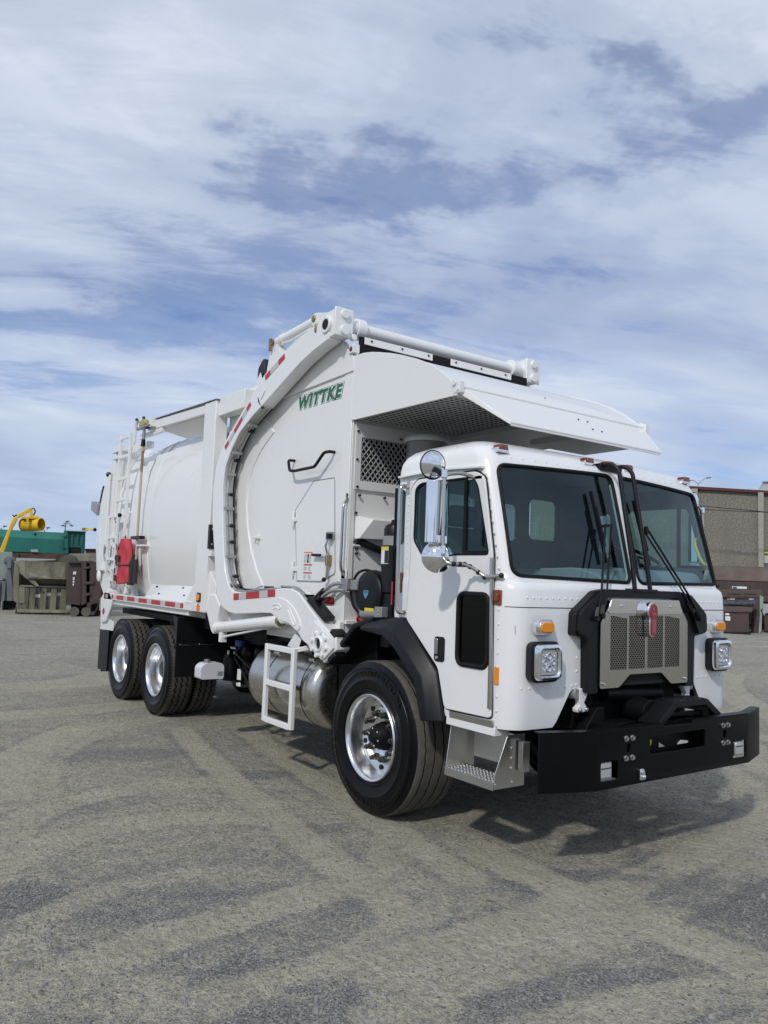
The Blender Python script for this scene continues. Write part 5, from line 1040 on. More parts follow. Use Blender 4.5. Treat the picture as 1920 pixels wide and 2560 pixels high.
def make_arm(sgn):
    X = lambda v: sgn*v
    a = MB('white_paint').prism(ARM, 'x', X(1.225), X(1.095)).build('lifting_arm', T, .008, 2)
    # embossed crescent and ribs
    cr = [(y_, z_) for y_, z_ in ((1.60, 1.44), (1.55, 1.505), (1.44, 1.525), (1.30, 1.505), (1.16, 1.44), (1.06, 1.35), (1.04, 1.29), (1.09, 1.255), (1.15, 1.28), (1.25, 1.32), (1.40, 1.33), (1.52, 1.375))]
    e = MB('white_paint').prism(rpoly(cr, .02), 'x', X(1.225), X(1.235))
    for pth in (((1.56, 1.415), (1.545, 1.455), (1.46, 1.47), (1.40, 1.455), (1.41, 1.425), (1.48, 1.435)), ((1.27, 1.44), (1.24, 1.445), (1.12, 1.33), (1.125, 1.30), (1.16, 1.31), (1.25, 1.41))): e.tube([(X(1.236), y_, z_) for y_, z_ in fillet([(p[0], p[1], 0) for p in pth], .02, 4, True) for y_, z_ in [(y_, z_)]] if False else [(X(1.236), q.x, q.y) for q in fillet([(p[0], p[1], 0) for p in pth], .02, 4, True)], .006, 6, True)
    e.build('arm_pad', a, .003)
    pv = MB('white_paint').prism([(.93, 1.26), (.80, 1.36), (.62, 1.285), (.50, 1.24), (.485, 1.165), (.57, 1.105), (.645, 1.052), (.86, 1.14)], 'x', X(1.225), X(1.245)); pv.lathe([(.10, 0), (.10, .012), (.062, .016), (.060, .03), (.048, .03), (.046, .005)], (X(1.243), .69, 1.182), 'x', 32, sgn)
    pv.build('pivot_plate', a, .004); MB('dark_void').cyl((X(1.240), .69, 1.182), (X(1.249), .69, 1.182), .046, n=24).build('pivot_bore', a)
    b = MB('white_paint')
    for k in range(8): an = k*math.pi/4+.25; b.cyl((X(1.24), .69+.115*math.cos(an), 1.182+.098*math.sin(an)), (X(1.268), .69+.115*math.cos(an), 1.182+.098*math.sin(an)), .0185, n=6)
    loose(b.build('pivot_bolt', a, .002))
    k_ = MB('black_plastic').hexa([(X(x), y_, z_) for x in (1.228, 1.12) for y_, z_ in ((.595, 1.075), (.50, 1.14), (.475, 1.10), (.58, 1.045))]).hexa([(X(x), y_, z_) for x in (1.228, 1.12) for y_, z_ in ((.50, 1.24), (.58, 1.28), (.55, 1.315), (.46, 1.27))]).hexa([(X(x), y_, z_) for x in (1.21, 1.12) for y_, z_ in ((.70, 1.36), (1.0, 1.52), (.96, 1.56), (.66, 1.40))]); loose(k_.build('arm_stop', a, .006))
    tape('reflective_tape', ((X(1.2265), 2.40, 1.495), (X(1.2265), 1.53, 1.565)), .066, a, (1.1, 1.4, 2.5, 1.5, 1.3), (sgn, 0, 0)); tape('reflective_tape', ((X(1.2265), 1.95, 3.625), (X(1.2265), 1.57, 3.765)), .055, a, (1, 1.5, 1.1), (sgn, 0, 0)); tape('reflective_tape', ((X(1.2265), 2.80, 3.035), (X(1.2265), 2.24, 3.425)), .05, a, (1, 1.6, 2.1, 1.2, 1), (sgn, 0, 0))
    # hoses along the concave edge
    ins = [(1.45, 1.61), (1.8, 1.595), (2.21, 1.56), (2.39, 1.565), (2.47, 1.59), (2.545, 1.645), (2.62, 1.76), (2.68, 1.945), (2.74, 2.245), (2.77, 2.44), (2.795, 2.63), (2.752, 2.84), (2.615, 3.005), (2.46, 3.14), (2.2, 3.262), (2.0, 3.335)]
    h = MB('stainless')
    for x in (1.20, 1.165): h.tube(fillet([(X(x), y_-.012, z_) for y_, z_ in ins], .08, 3), .0085, 8)
    h.use('pencil_black').tube(fillet([(X(1.12), y_-.02, z_+.004) for y_, z_ in ins], .08, 3), .008, 8)
    h.tube(fillet([(X(1.21), 2.0, 3.34), (X(1.225), 2.1, 3.45), (X(1.15), 2.12, 3.62), (X(1.13), 2.0, 3.78)], .08, 5), .012, 8); h.use('galv')
    for y_, z_ in ((2.53, 1.61), (2.66, 1.90), (2.765, 2.40), (2.77, 2.76), (2.64, 2.97), (2.3, 3.21)): h.box((X(1.165), y_-.015, z_), (.10, .035, .03))
    h.use('zip_black')
    for y_, z_ in ((2.50, 1.585), (2.58, 1.70), (2.70, 2.05), (2.73, 2.22), (2.785, 2.55), (2.70, 2.90), (2.4, 3.17)): h.sphere((X(1.14), y_-.022, z_), .02, 6, (2, 1, 1))
    h.use('pencil_black')
    for y_, z_ in ((1.45, 1.625), (1.78, 1.61), (2.2, 1.575), (1.05, 1.56)): h.box((X(1.16), y_, z_), (.08, .05, .02))
    for d_ in (0, .03): h.use('stainless').tube(fillet([(X(1.20-d_), 1.45, 1.625), (X(1.2-d_), 1.22, 1.63), (X(1.2-d_), 1.0, 1.535), (X(1.18-d_), .85, 1.43)], .08), .008, 8)
    h.build('arm_hoses', a)
    bn_ = MB('black_canvas').hexa([(X(x), y_, z_) for x in (1.20, 1.11) for y_, z_ in ((2.03, 3.70), (2.20, 3.60), (2.18, 3.78), (2.07, 3.86))]); bn_.build('hose_cover', a, .02, 3); MB('white_paint').hexa([(X(x), y_, z_) for x in (1.232, 1.227) for y_, z_ in ((1.93, 3.50), (2.02, 3.42), (2.13, 3.63), (2.05, 3.70))]).build('hose_guard', a, .003)
    # lift cylinder
    c = MB('white_paint'); p0 = Vector((X(1.18), 2.83, 1.165)); p1 = Vector((X(1.18), 1.50, 1.315)); d_ = (p1-p0).normalized()
    c.cyl(p0, p1, .056, n=28); c.cyl(p0-d_*.012, p0+d_*.03, .062, n=28); c.cyl(p1-d_*.05, p1, .062, n=28); c.tube(fillet([p0+Vector((X(.0), -.12, -.10)), p0+Vector((0, -.2, -.075)), p1+Vector((0, .28, -.085)), p1+Vector((0, .18, -.07)), p1+Vector((0, .15, -.03))], .05), .012, 8); c.bb(p0+Vector((-.03, -.16, -.14)), p0+Vector((.03, -.09, -.04)))
    c.use('brass').cyl(p1, p1+d_*.035, .05, n=20); c.use('white_paint').cyl(p1+d_*.03, p1+d_*.14, .03, n=16); c.use('brass').box(p1+d_*.07, (.08, .06, .035)); c.use('white_paint').sphere(p1+d_*.16, .045, 8); c.build('lift_cylinder', a, .003)
    # head and fork cylinder
    hd = MB('white_paint').prism(rpoly([(.70, 3.77), (.86, 3.77), (1.12, 3.955), (1.13, 4.035), (1.06, 4.05), (.86, 4.00), (.70, 4.005)], .015), 'x', X(1.215), X(1.055)); hd.bb((X(1.235), .685, 3.765), (X(1.05), .705, 4.01)); hd.lathe([(.075, 0), (.075, .03), (.045, .03), (.045, .0)], (X(1.21), .84, 3.885), 'x', 28, sgn)
    hd.cyl((X(1.142), .66, 3.955), (X(1.142), .70, 3.955), .04, n=20).cyl((X(1.142), .655, 3.815), (X(1.142), .70, 3.815), .045, n=20).cyl((X(1.04), .67, 3.775), (X(1.04), .72, 3.775), .028, n=12); hd.use('brass').cyl((X(1.225), 1.08, 4.0), (X(1.05), 1.08, 4.0), .032, n=14).box((X(1.22), 1.02, 3.90), (.03, .03, .08)); hd.build('arm_head', a, .006)
    MB('dark_void').cyl((X(1.217), .84, 3.885), (X(1.2445), .84, 3.885), .043, n=20).build('head_bore', a)
    lg = MB('white_paint').prism(rpoly([(1.98, 3.70), (1.90, 3.98), (1.84, 4.00), (1.72, 3.84), (1.60, 3.78)], .015), 'x', X(1.20), X(1.12)); lg.cyl((X(1.16), 1.83, 3.965), (X(1.16), 1.07, 4.0), .05, n=24).cyl((X(1.16), 1.75, 3.97), (X(1.16), 1.70, 3.972), .056, n=24).tube([(X(1.19), 1.70, 3.92), (X(1.20), 1.5, 3.90), (X(1.19), 1.15, 3.94)], .011, 8); lg.use('pin_rust').cyl((X(1.225), 1.87, 3.965), (X(1.10), 1.87, 3.965), .03, n=14).box((X(1.225), 1.88, 3.94), (.02, .03, .12)); lg.build('fork_cylinder', a, .004)
    return a
lab(make_arm(-1), 'white curved lifting arm with reflective tape and hoses'); make_arm(1)
ctb = MB('white_paint').cyl((-1.06, .785, 3.888), (1.06, .785, 3.888), .057, n=32)
for sgn in (-1, 1): ctb.cyl((sgn*.89, .785, 3.888), (sgn*.98, .785, 3.888), .092, n=32).cyl((sgn*.98, .785, 3.888), (sgn*1.06, .785, 3.888), .070, n=32); ctb.prism([(sgn*.70, 3.84), (sgn*.90, 3.80), (sgn*.90, 3.86), (sgn*.70, 3.86)], 'y', .77, .80)
ctb.build('cross_tube', T, .006)

# ---- rear body
def barrel(off=0):
    half = [(1.10, 1.42), (1.165, 1.62), (1.20, 1.90), (1.212, 2.20), (1.205, 2.50), (1.18, 2.78), (1.13, 3.02), (1.05, 3.22), (.93, 3.37), (.76, 3.47), (.50, 3.52), (.2, 3.54)]
    return [(-(x-off), z) for x, z in half]+[((x-off), z) for x, z in half[::-1]]
rb = MB('white_body').prism([(-.95, 1.2)]+barrel()+[(.95, 1.2)], 'y', 3.2, 6.42).build('body_shell', T, smooth=30)
# weld seams on the barrel
ws = MB('white_body')
for y_ in (5.05, 5.35): ws.tube([(x*1.002, y_, z+(.003 if abs(x) < 1.1 else 0)) for x, z in barrel()], .007, 6)
loose(ws.build('weld_seam', rb))
ps = MB('white_body').bb((-1.235, 3.075, 1.30), (-1.09, 3.385, 3.60)).bb((1.235, 3.075, 1.30), (1.09, 3.385, 3.60)); ps.hexa([(-1.20, 2.90, 1.42), (-1.20, 3.08, 1.30), (-1.10, 3.08, 1.30), (-1.10, 2.90, 1.42), (-1.20, 2.90, 1.60), (-1.20, 3.08, 1.75), (-1.10, 3.08, 1.75), (-1.10, 2.90, 1.60)])
ps.bb((-1.20, 2.45, 3.42), (-1.06, 3.08, 3.62)).bb((1.20, 2.45, 3.42), (1.06, 3.08, 3.62))
pst = loose(ps.build('body_post', T, .008))[0]
gx = MB('decal_black').bb((-1.237, 3.10, 1.98), (-1.15, 3.06, 2.24)).use('steel_bolt').cyl((-1.2, 3.055, 2.03), (-1.2, 3.065, 2.03), .012).cyl((-1.2, 3.055, 2.19), (-1.2, 3.065, 2.19), .012); gx.use('white_body').bb((-1.23, 3.0, 1.90), (-1.10, 3.08, 1.96)); gx.build('indicator_box', pst, .004)
# cylinder bracket at the foot of the post
br = MB('white_paint').prism(rpoly([(3.10, 1.36), (2.98, 1.50), (2.86, 1.50), (2.74, 1.40), (2.80, 1.20), (2.86, 1.09), (2.92, 1.12), (3.04, 1.28)], .02), 'x', -1.22, -1.07).build('cylinder_bracket', T, .01, 2)
for sgn in (-1,):
    tl = MB('decal_black').prism(rrect(3.25, 1.455, .115, .105, .025), 'x', -1.2355, -1.242).use('amber').prism(rrect(3.25, 1.455, .075, .07, .03, 6), 'x', -1.24, -1.254); tl.build('marker_lamp', T, .004); MB('orange_mark').lathe([(.0005, 0), (.045, 0), (.045, .002)], (-1.236, 3.25, 1.345), 'x', 24, -1).build('orange_reflector', T)
# top rail, roof edge
tr = MB('white_body').hexa([(-1.23, 3.38, 3.49), (-1.17, 3.38, 3.49), (-1.17, 5.25, 3.545), (-1.23, 5.25, 3.545), (-1.23, 3.38, 3.585), (-1.17, 3.38, 3.585), (-1.17, 5.25, 3.665), (-1.23, 5.25, 3.665)]).bar((-1.20, 4.75, 3.50), (-1.20, 5.62, 3.50), .05, .06)
tr.use('grey_metal').hexa([(-1.25, 3.05, 3.598), (-.9, 3.05, 3.61), (-.9, 5.28, 3.69), (-1.25, 5.28, 3.668), (-1.25, 3.05, 3.606), (-.9, 3.05, 3.618), (-.9, 5.28, 3.698), (-1.25, 5.28, 3.676)])
tr.use('white_body').hexa([(-1.18, 3.39, 3.485), (-1.18, 4.95, 3.525), (-1.02, 4.4, 3.36), (-.97, 3.39, 3.29), (-1.175, 3.39, 3.495), (-1.175, 4.95, 3.535), (-1.01, 4.4, 3.37), (-.96, 3.39, 3.30)]); tr.build('roof_rail', T, .004)
# wing (deck over the tandem) on both sides
for sgn in (-1, 1):
    w = MB('white_body').bb((sgn*1.24, 3.64, 1.30), (sgn*.98, 6.66, 1.392)); w.prism([(3.40, 1.30), (3.64, 1.30), (3.64, 1.392), (3.40, 1.60)], 'x', sgn*1.232, sgn*1.10)
    w.hexa([(sgn*1.238, 3.42, 1.385), (sgn*1.238, 4.9, 1.385), (sgn*1.10, 5.05, 1.385), (sgn*1.10, 3.42, 1.385), (sgn*1.236, 3.42, 1.40), (sgn*1.236, 4.95, 1.396), (sgn*1.14, 5.0, 1.56), (sgn*1.14, 3.42, 1.585)])
    w.prism([(6.66, 1.392), (6.80, 1.30), (6.74, .96), (6.50, .99), (6.30, 1.20), (6.28, 1.30), (6.40, 1.392)], 'x', sgn*1.24, sgn*1.20); w.bb((sgn*1.20, 3.6, 1.24), (sgn*.95, 6.6, 1.30))
    w = w.build('wing_deck', T, .005)
    tape('reflective_tape', ((sgn*1.2415, 6.30, 1.345), (sgn*1.2415, 3.66, 1.345)), .055, w, (.35, .7, 1.3, .7, 1.3, .7, 1.4, .7, 1.4, .7, 1.4, .7, .4), (sgn, 0, 0)); tape('reflective_tape', ((sgn*1.2415, 6.62, 1.345), (sgn*1.2415, 6.47, 1.345)), .055, w, (1, .7), (sgn, 0, 0))
    fb = MB('lamp_dark')
    for y_, t_ in ((4.75, .75), (4.55, .3), (3.9, .8), (3.75, .35)): fb.box((sgn*(1.236-.096*t_), y_, 1.396+.18*t_), (.004, .055, .02), Matrix.Rotation(sgn*R(-28), 3, 'Y'))
    fb.build('deck_bolts', w, kind='stuff')
    MB('red_lens').prism([(6.57, 1.13), (6.62, 1.18), (6.67, 1.13), (6.62, 1.075)], 'x', sgn*1.241, sgn*1.25).build('red_marker', T, .008)
    tp = MB('white_body').prism([(6.85, .855), (6.25, .875), (6.25, 1.0), (6.85, 1.06)], 'x', sgn*1.205, sgn*1.195); tp.use('black_plastic').bb((sgn*1.20, 6.70, .27), (sgn*.55, 6.715, .875)).bb((sgn*1.215, 6.40, .30), (sgn*1.205, 6.83, .86)); loose(tp.build('mud_flap', T, .004))
    x_in = .52
    mf = MB('black_plastic').bb((sgn*1.22, 3.86, .53), (sgn*.50, 3.875, 1.20)).use('stainless').bb((sgn*1.18, 3.852, .885), (sgn*.98, 3.858, .905)).bb((sgn*.95, 3.852, .89), (sgn*.75, 3.858, .908)); mf.use('black_plastic').prism([(3.86, 1.20), (4.02, 1.22), (3.88, .95)], 'x', sgn*1.215, sgn*1.19); mf.build('mud_flap', T, .005)
dk = MB('white_body')
for y_ in (6.05, 5.95, 5.6): dk.prism([(y_-.12, 1.392), (y_+.05, 1.392), (y_-.02, 1.50)], 'x', -1.15, -1.14)
dk.bb((-1.24, 6.25, 1.392), (-1.15, 6.45, 1.44)).bb((-1.20, 5.55, 1.392), (-1.12, 5.62, 1.55)); loose(dk.build('deck_bracket', T, .004))
# tailgate
TGP = [(6.42, 1.32), (6.84, 1.33), (7.05, 1.49), (7.20, 1.66), (7.31, 1.82), (7.39, 1.98), (7.42, 2.14), (7.41, 2.32), (7.37, 2.5), (7.30, 2.74), (7.18, 2.95), (6.98, 3.18), (6.78, 3.38), (6.66, 3.46), (6.42, 3.48)]
tg = MB('white_body').prism(TGP, 'x', -1.195, 1.195).build('tailgate', T, .03, 3)
tf = MB('white_body').bb((-1.215, 6.42, 1.39), (-1.19, 6.52, 3.46)).bb((-1.225, 6.60, 1.35), (-1.19, 6.64, 3.40)).bb((-1.24, 6.36, 3.40), (-1.0, 6.72, 3.50)).bb((-1.235, 6.38, 3.30), (-1.15, 6.70, 3.335)).bb((-1.23, 6.40, 1.40), (-1.16, 6.45, 3.42)); loose(tf.build('tailgate_frame', tg, .006))
td = MB('white_body').lathe([(.0005, .004), (.9, .004), (1.0, .0)], (-1.196, 0, 0), 'x', 40, -1); td.v = [(x, 7.22+y_*.11, 2.02+z_*.32) for x, y_, z_ in td.v]; td.build('tailgate_pressing', tg)
hc = MB('white_body').cyl((-1.225, 6.80, 3.02), (-1.225, 6.78, 1.75), .018, n=12).cyl((-1.225, 6.80, 3.02), (-1.225, 6.80, 3.10), .026, n=12).use('lamp_dark').sphere((-1.24, 6.82, 3.10), .04, 8); hc.use('white_body').bb((-1.25, 6.78, 1.70), (-1.19, 6.90, 1.73)); hc.build('gate_cylinder', tg)
gv = MB('galv')
for y_, z_ in ((6.76, 1.98), (6.42, 1.95)): gv.tube([(-1.24, y_+.03, z_+.10), (-1.25, y_, z_+.02), (-1.24, y_+.02, z_-.06), (-1.24, y_-.02, z_-.14)], .010, 6); gv.box((-1.235, y_, z_+.05), (.03, .05, .03))
gv.use('white_body').sphere((-1.23, 7.0, 1.63), .06, 8, (.5, 1.2, 1.6)).bb((-1.25, 6.92, 1.70), (-1.19, 7.08, 1.725)); loose(gv.build('gate_clamp', tg))
dd = MB('decal_white').bb((-1.2265, 6.61, 1.80), (-1.2255, 6.55, 2.0)).use('decal_red').bb((-1.2275, 6.66, 1.995), (-1.226, 6.54, 2.005)).use('orange_mark').bb((-1.2275, 6.64, 1.86), (-1.226, 6.53, 1.875)).use('decal_blue').bb((-1.2275, 6.63, 1.79), (-1.226, 6.53, 1.81)).bb((-1.2275, 6.63, 1.68), (-1.226, 6.53, 1.70)); loose(dd.build('gate_decal', tg))
wl_ = MB('grey_metal'); c = at('G', 140, 1018, 'x', -1.22); wl_.prism(rpoly([(c.y-.14, c.z+.06), (c.y+.20, c.z+.12), (c.y+.22, c.z-.02), (c.y-.12, c.z-.12)], .02), 'x', -1.22, -1.10).use('pencil_black').tube([(-1.16, c.y-.05, c.z+.08), (-1.16, c.y-.12, c.z+.25), (-1.16, c.y-.18, c.z+.33)], .014, 6).bar((-1.16, c.y-.05, c.z), (-1.12, 7.2, c.z-.05), .03, .03); wl_.build('work_lamp', tg, .006)
yl_ = MB('decal_yellow'); a, b_ = at('G', 140, 1222, 'x', -1.15), at('G', 30, 1218, 'x', -1.15); yl_.bar(a, b_, .03, .03).use('decal_red').bar(b_, b_+(b_-a)*.02, .04, .04).use('pin_rust').bar(b_+(a-b_)*.28, b_, .045, .045); yl_.use('pencil_black').sphere(a, .028, 8); yl_.build('gate_lever', tg)
yb = MB('beige_light').bb((-1.2, 6.86, 1.12), (-1.1, 6.98, 1.30)); yb.build('lamp_bracket', tg)
# rear ladder
LX = -1.275; AL = empty('access_ladder', (0, 0, 0), parent=T); rl = MB('white_body')
for y_ in (6.22, 5.80): MB('white_body').bar((LX, y_, 2.16), (LX, y_, 3.585), .036, .036).build('rail', AL, .004)
for z_ in (3.545, 3.28, 2.975, 2.68, 2.38): MB('white_body').bar((LX, 6.20, z_), (LX, 5.82, z_), .03, .045).build('rung', AL, .004)
LX2 = -1.315
for y_ in (6.37, 6.00): MB('white_body').bar((LX2, y_, 1.56), (LX2, y_, 2.475), .034, .034).build('rail', AL, .004)
for z_ in (2.455, 2.165, 1.865, 1.58): MB('white_body').bar((LX2, 6.355, z_), (LX2, 6.015, z_), .03, .042).build('rung', AL, .004)
for y_ in (6.26, 6.12): rl.bar((LX, y_, 1.5), (LX, y_, 2.44), .025, .025)
for z_ in (2.36, 2.05, 1.75): rl.bar((LX, 6.26, z_), (LX, 6.12, z_), .03, .07)
for z_ in (3.40, 2.5): rl.bar((LX, 5.80, z_), (-1.15, 5.80, z_), .03, .03); rl.bar((LX, 6.22, z_), (-1.15, 6.22, z_), .03, .03)
rl.tube(fillet([(LX+.03, 5.72, 3.42), (LX+.03, 5.72, 3.70), (LX+.03, 5.55, 3.72), (LX+.08, 5.25, 3.66)], .14, 8), .02, 10); rl.use('pencil_black').sphere((LX2, 5.93, 2.46), .03, 6); rl.use('white_body').bar((-1.2, 5.55, 3.36), (-1.2, 5.85, 3.36), .10, .12); rl.bb((-1.22, 5.3, 3.34), (-1.12, 5.72, 3.42))
loose(rl.build('ladder_mount', AL, .005))
hk = MB('galv').tube(fillet([(-1.28, 5.20, 3.58), (-1.28, 5.52, 3.58), (-1.28, 5.56, 3.62), (-1.28, 5.58, 3.72)], .03), .014, 8).tube(fillet([(-1.22, 5.12, 3.60), (-1.22, 5.42, 3.60), (-1.22, 5.46, 3.64), (-1.22, 5.48, 3.74)], .03), .014, 8).bb((-1.29, 5.0, 3.57), (-1.19, 5.30, 3.59)).use('black_canvas').sphere((-1.28, 5.58, 3.73), .022, 6).sphere((-1.22, 5.48, 3.75), .022, 6); hk.use('white_body').bb((-1.29, 4.95, 3.56), (-1.16, 5.06, 3.68)).bb((-1.30, 5.0, 2.03), (-1.17, 5.22, 2.05)).use('pencil_black').bb((-1.32, 5.05, 2.12), (-1.25, 5.40, 2.16)); hk.build('tool_rack', T, .003)
# broom in the rack (a thing of its own)
BR = empty('push_broom', (-1.285, 5.24, 1.55)); tag(BR, 'cream handled broom with yellow bristles strapped upright beside the truck ladder', 'broom')
MB('pole_cream').cyl((0, 0, .30), (0, 0, 1.85), .016, n=14).use('black_canvas').cyl((0, 0, .0), (0, 0, .31), .034, n=12).use('pin_rust').cyl((0, 0, 1.45), (0, 0, 1.72), .017, n=14).use('rubber_seal').cyl((0, 0, 1.78), (0, 0, 1.87), .032, .024, n=12).use('grey_metal').cyl((0, 0, 1.86), (0, 0, 2.0), .02, n=12).build('handle', BR)
bh = MB('brush_yellow').prism(rpoly([(-.10, 2.05), (.10, 2.04), (.12, 2.08), (.03, 2.13), (-.06, 2.13)], .03), 'x', -.035, .035); bh.use('grey_metal').bar((0, .18, 2.03), (0, -.22, 2.03), .08, .02); bh.build('bristle_head', BR)
# red bag
BG = empty('red_bag', (-1.31, 5.58, 1.53)); tag(BG, 'red canvas cover bag with black lettering strapped beside the truck ladder', 'bag')
nu, nv = 16, 24; vs = []
def bagw(v): return .255 if v < .70 else .255*(1-((v-.70)/.30)**1.8*.58)
for side in (-1, 1):
    for j in range(nv+1):
        v = j/nv
        for i in range(nu+1):
            u = i/nu*2-1; w_ = bagw(v); th = .052*(1-abs(u)**6)**.5*(1-.12*v)
            y_ = -u*w_-.07*(v-.5)*-1.0; fold = .010*math.sin(v*11+u*3.5)*(1-v*.4)+.006*math.sin(u*8-v*9)
            vs.append((side*th+fold, y_, v*.60+.018*(u+1)*(1-v)))
n1 = (nu+1)*(nv+1); fs = []
for s_ in range(2):
    for j in range(nv):
        for i in range(nu): a = s_*n1+j*(nu+1)+i; fs.append((a, a+1, a+nu+2, a+nu+1))
bd = MB('red_canvas').add(vs, fs)
for j in range(nv):
    for i in (0, nu): a = j*(nu+1)+i; bd.f.append((a, a+nu+1, n1+a+nu+1, n1+a)); bd.mi.append(0)
for i in range(nu):
    for j in (0, nv): a = j*(nu+1)+i; bd.f.append((a, a+1, n1+a+1, n1+a)); bd.mi.append(0)
bd.build('bag_body', BG, smooth=70)
MB('black_canvas').hexa([(-.03, -.20, .0), (-.03, -.33, .0), (.03, -.33, .0), (.03, -.20, .0), (-.03, -.22, .27), (-.03, -.35, .40), (.03, -.35, .40), (.03, -.22, .27)]).build('black_panel', BG, .01)
MB('decal_black').tube([(-.045, .25, .250), (-.062, .12, .252), (-.064, -.02, .250), (-.055, -.18, .256), (-.035, -.33, .262), (.04, -.33, .26), (.06, 0, .25), (.03, .25, .25)], .008, 8, True).build('strap', BG)
for s_, y_, z_, sz in (('GUR', .115, .345, .088), ('DE', .13, .285, .06), ('E', .19, .170, .085), ('IR.', .16, .080, .105)): text('bag_lettering', s_, sz, 'decal_black', (-.076, y_, z_), (0, -1, 0), (0, 0, 1), BG, extrude=.004, offset=.006)
MB('white_body').use('decal_grey').box((-.06, .20, .48), (.004, .07, .11), Matrix.Rotation(R(-20), 3, 'Y')@Matrix.Rotation(R(25), 3, 'X')).build('bag_pocket', BG); MB('decal_black').tube([(0, .02, .58), (-.01, .03, .62), (0, .06, .64)], .01, 6).build('bag_loop', BG)

# ================================================================== BACKGROUND
def frame(zk, x, D, rot=0):
    """ground frame at a real range D along a bearing: origin, right axis, away axis"""
    d = ray(zk, x, 0); d.z = 0; d.normalize(); r_ = Vector((d.y, -d.x, 0)); q = Matrix.Rotation(rot, 3, 'Z'); return Vector((CAM.x+d.x*D, CAM.y+d.y*D, 0)), q@r_, q@d
class Fr:
    def __init__(s, zk, x, D, rot=0): s.z = zk; s.o, s.r, s.a = frame(zk, x, D, rot); s.ang = math.atan2(s.r.y, s.r.x)
    def p(s, x, y):  # measured point -> local (lx, lz) on the front plane
        d = ray(s.z, x, y); t = (s.o-CAM).dot(s.a)/d.dot(s.a); P = CAM+d*t-s.o; return (P.dot(s.r), P.z)
    def X(s, x): return s.p(x, {'I': 1050, 'J': 1600}[s.z])[0]
    def Z(s, y): return s.p({'I': 560, 'J': 800}[s.z], y)[1]
    def root(s, name): return empty(name, s.o, s.ang)
# --- beige compactor
F = Fr('I', 600, 31.5); rt = F.root('waste_compactor'); tag(rt, 'dirty beige trash compactor with ribbed lower side and open chute left of the truck', 'compactor', 'compactors standing left of the truck')
P = F.p; x0 = F.X(190); x1 = F.X(945); zt = P(500, 895)[1]; zm = P(600, 1145)[1]; zr = P(600, 1250)[1]; zb = P(600, 1590)[1]
q = lambda *pts: [P(*a) for a in pts]
b = MB('beige_paint'); b.bb((x0+.22, .0, zb), (x1, 1.6, zr)); b.bb((x0+.15, 1.0, zr), (x1, 1.7, zt)); b.prism([(x1-.12, zt), (x1, zt), (x1, zr), (x1-.12, zr)], 'y', .1, 1.0); b.build('hull', rt, .01)
ns = 9; c = MB('beige_dark'); vs = []
for k in range(ns+1):
    a = math.pi/2*k/ns; yy_ = .95-.75*math.sin(a)*1; z_ = zm+.02+(zt-.08-zm)*(1-math.sin(a)); vs += [(x0+.35, .25+.70*math.cos(a), zm+(zt-.06-zm)*(1-math.sin(a))), (x1-.12, .25+.70*math.cos(a), zm+(zt-.06-zm)*(1-math.sin(a)))]
c.use('beige_paint').add(vs, [(2*k, 2*k+1, 2*k+3, 2*k+2) for k in range(ns)]); c.build('chute', rt)
lp = MB('beige_light').hexa([(x0+.62, -.02, zr+.02), (x1, -.02, zr+.02), (x1, .25, zr+.02), (x0+.62, .25, zr+.02), (x0+.50, -.42, zm+.02), (x1, -.42, zm+.02), (x1, -.36, zm+.03), (x0+.50, -.36, zm+.03)]); lp.use('beige_dark').hexa([(x0+.60, -.03, zr+.03), (x1-.02, -.03, zr+.03), (x1-.02, -.02, zr+.02), (x0+.60, -.02, zr+.02), (x0+.48, -.42, zm), (x1-.02, -.42, zm), (x1-.02, -.41, zm), (x0+.48, -.41, zm)]); lp.build('hopper_lip', rt, .006)
sp_ = MB('beige_light').prism(q((190, 905), (270, 905), (350, 890), (350, 1040), (470, 1150), (545, 1240), (500, 1250), (330, 1110), (275, 1060), (270, 980)), 'y', -.35, .1).prism(q((205, 930), (262, 940), (262, 1500), (185, 1450), (185, 1100)), 'y', .1, 1.5); sp_.use('beige_light').prism(q((270, 1260), (345, 1260), (345, 1480), (270, 1480)), 'y', -.14, .1); sp_.build('side_panel', rt, .01)
for xx in (350, 440, 590, 735, 870): 
    a, c_ = P(xx-22, 1255), P(xx+35, 1575); MB('beige_paint').bb((a[0], -.12, c_[1]), (c_[0], 0, a[1])).build('rib', rt, .008)
MB('beige_light').bb((x0+.25, -.16, zr-.03), (x1, 0, zr+.03)).bb((x0+.20, -.14, zb-.06), (x1+.08, .0, zb+.06)).build('rail', rt, .006)
ln = MB('decal_white')
for xx, yy_ in ((520, 1290), (520, 1380), (665, 1290), (665, 1360), (805, 1275), (805, 1358)): a = P(xx-30, yy_-22); c_ = P(xx+30, yy_+22); ln.use('decal_grey' if yy_ < 1300 else 'decal_white').bb((a[0], -.006, c_[1]), (c_[0], -.001, a[1]))
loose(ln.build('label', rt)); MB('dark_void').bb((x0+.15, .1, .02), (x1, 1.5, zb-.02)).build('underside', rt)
for xx in (355, 450):
    a = P(xx, 1640); MB('beige_dark').cyl((a[0], -.1, .16), (a[0], .08, .16), .155, n=20).build('roller', rt, .01)
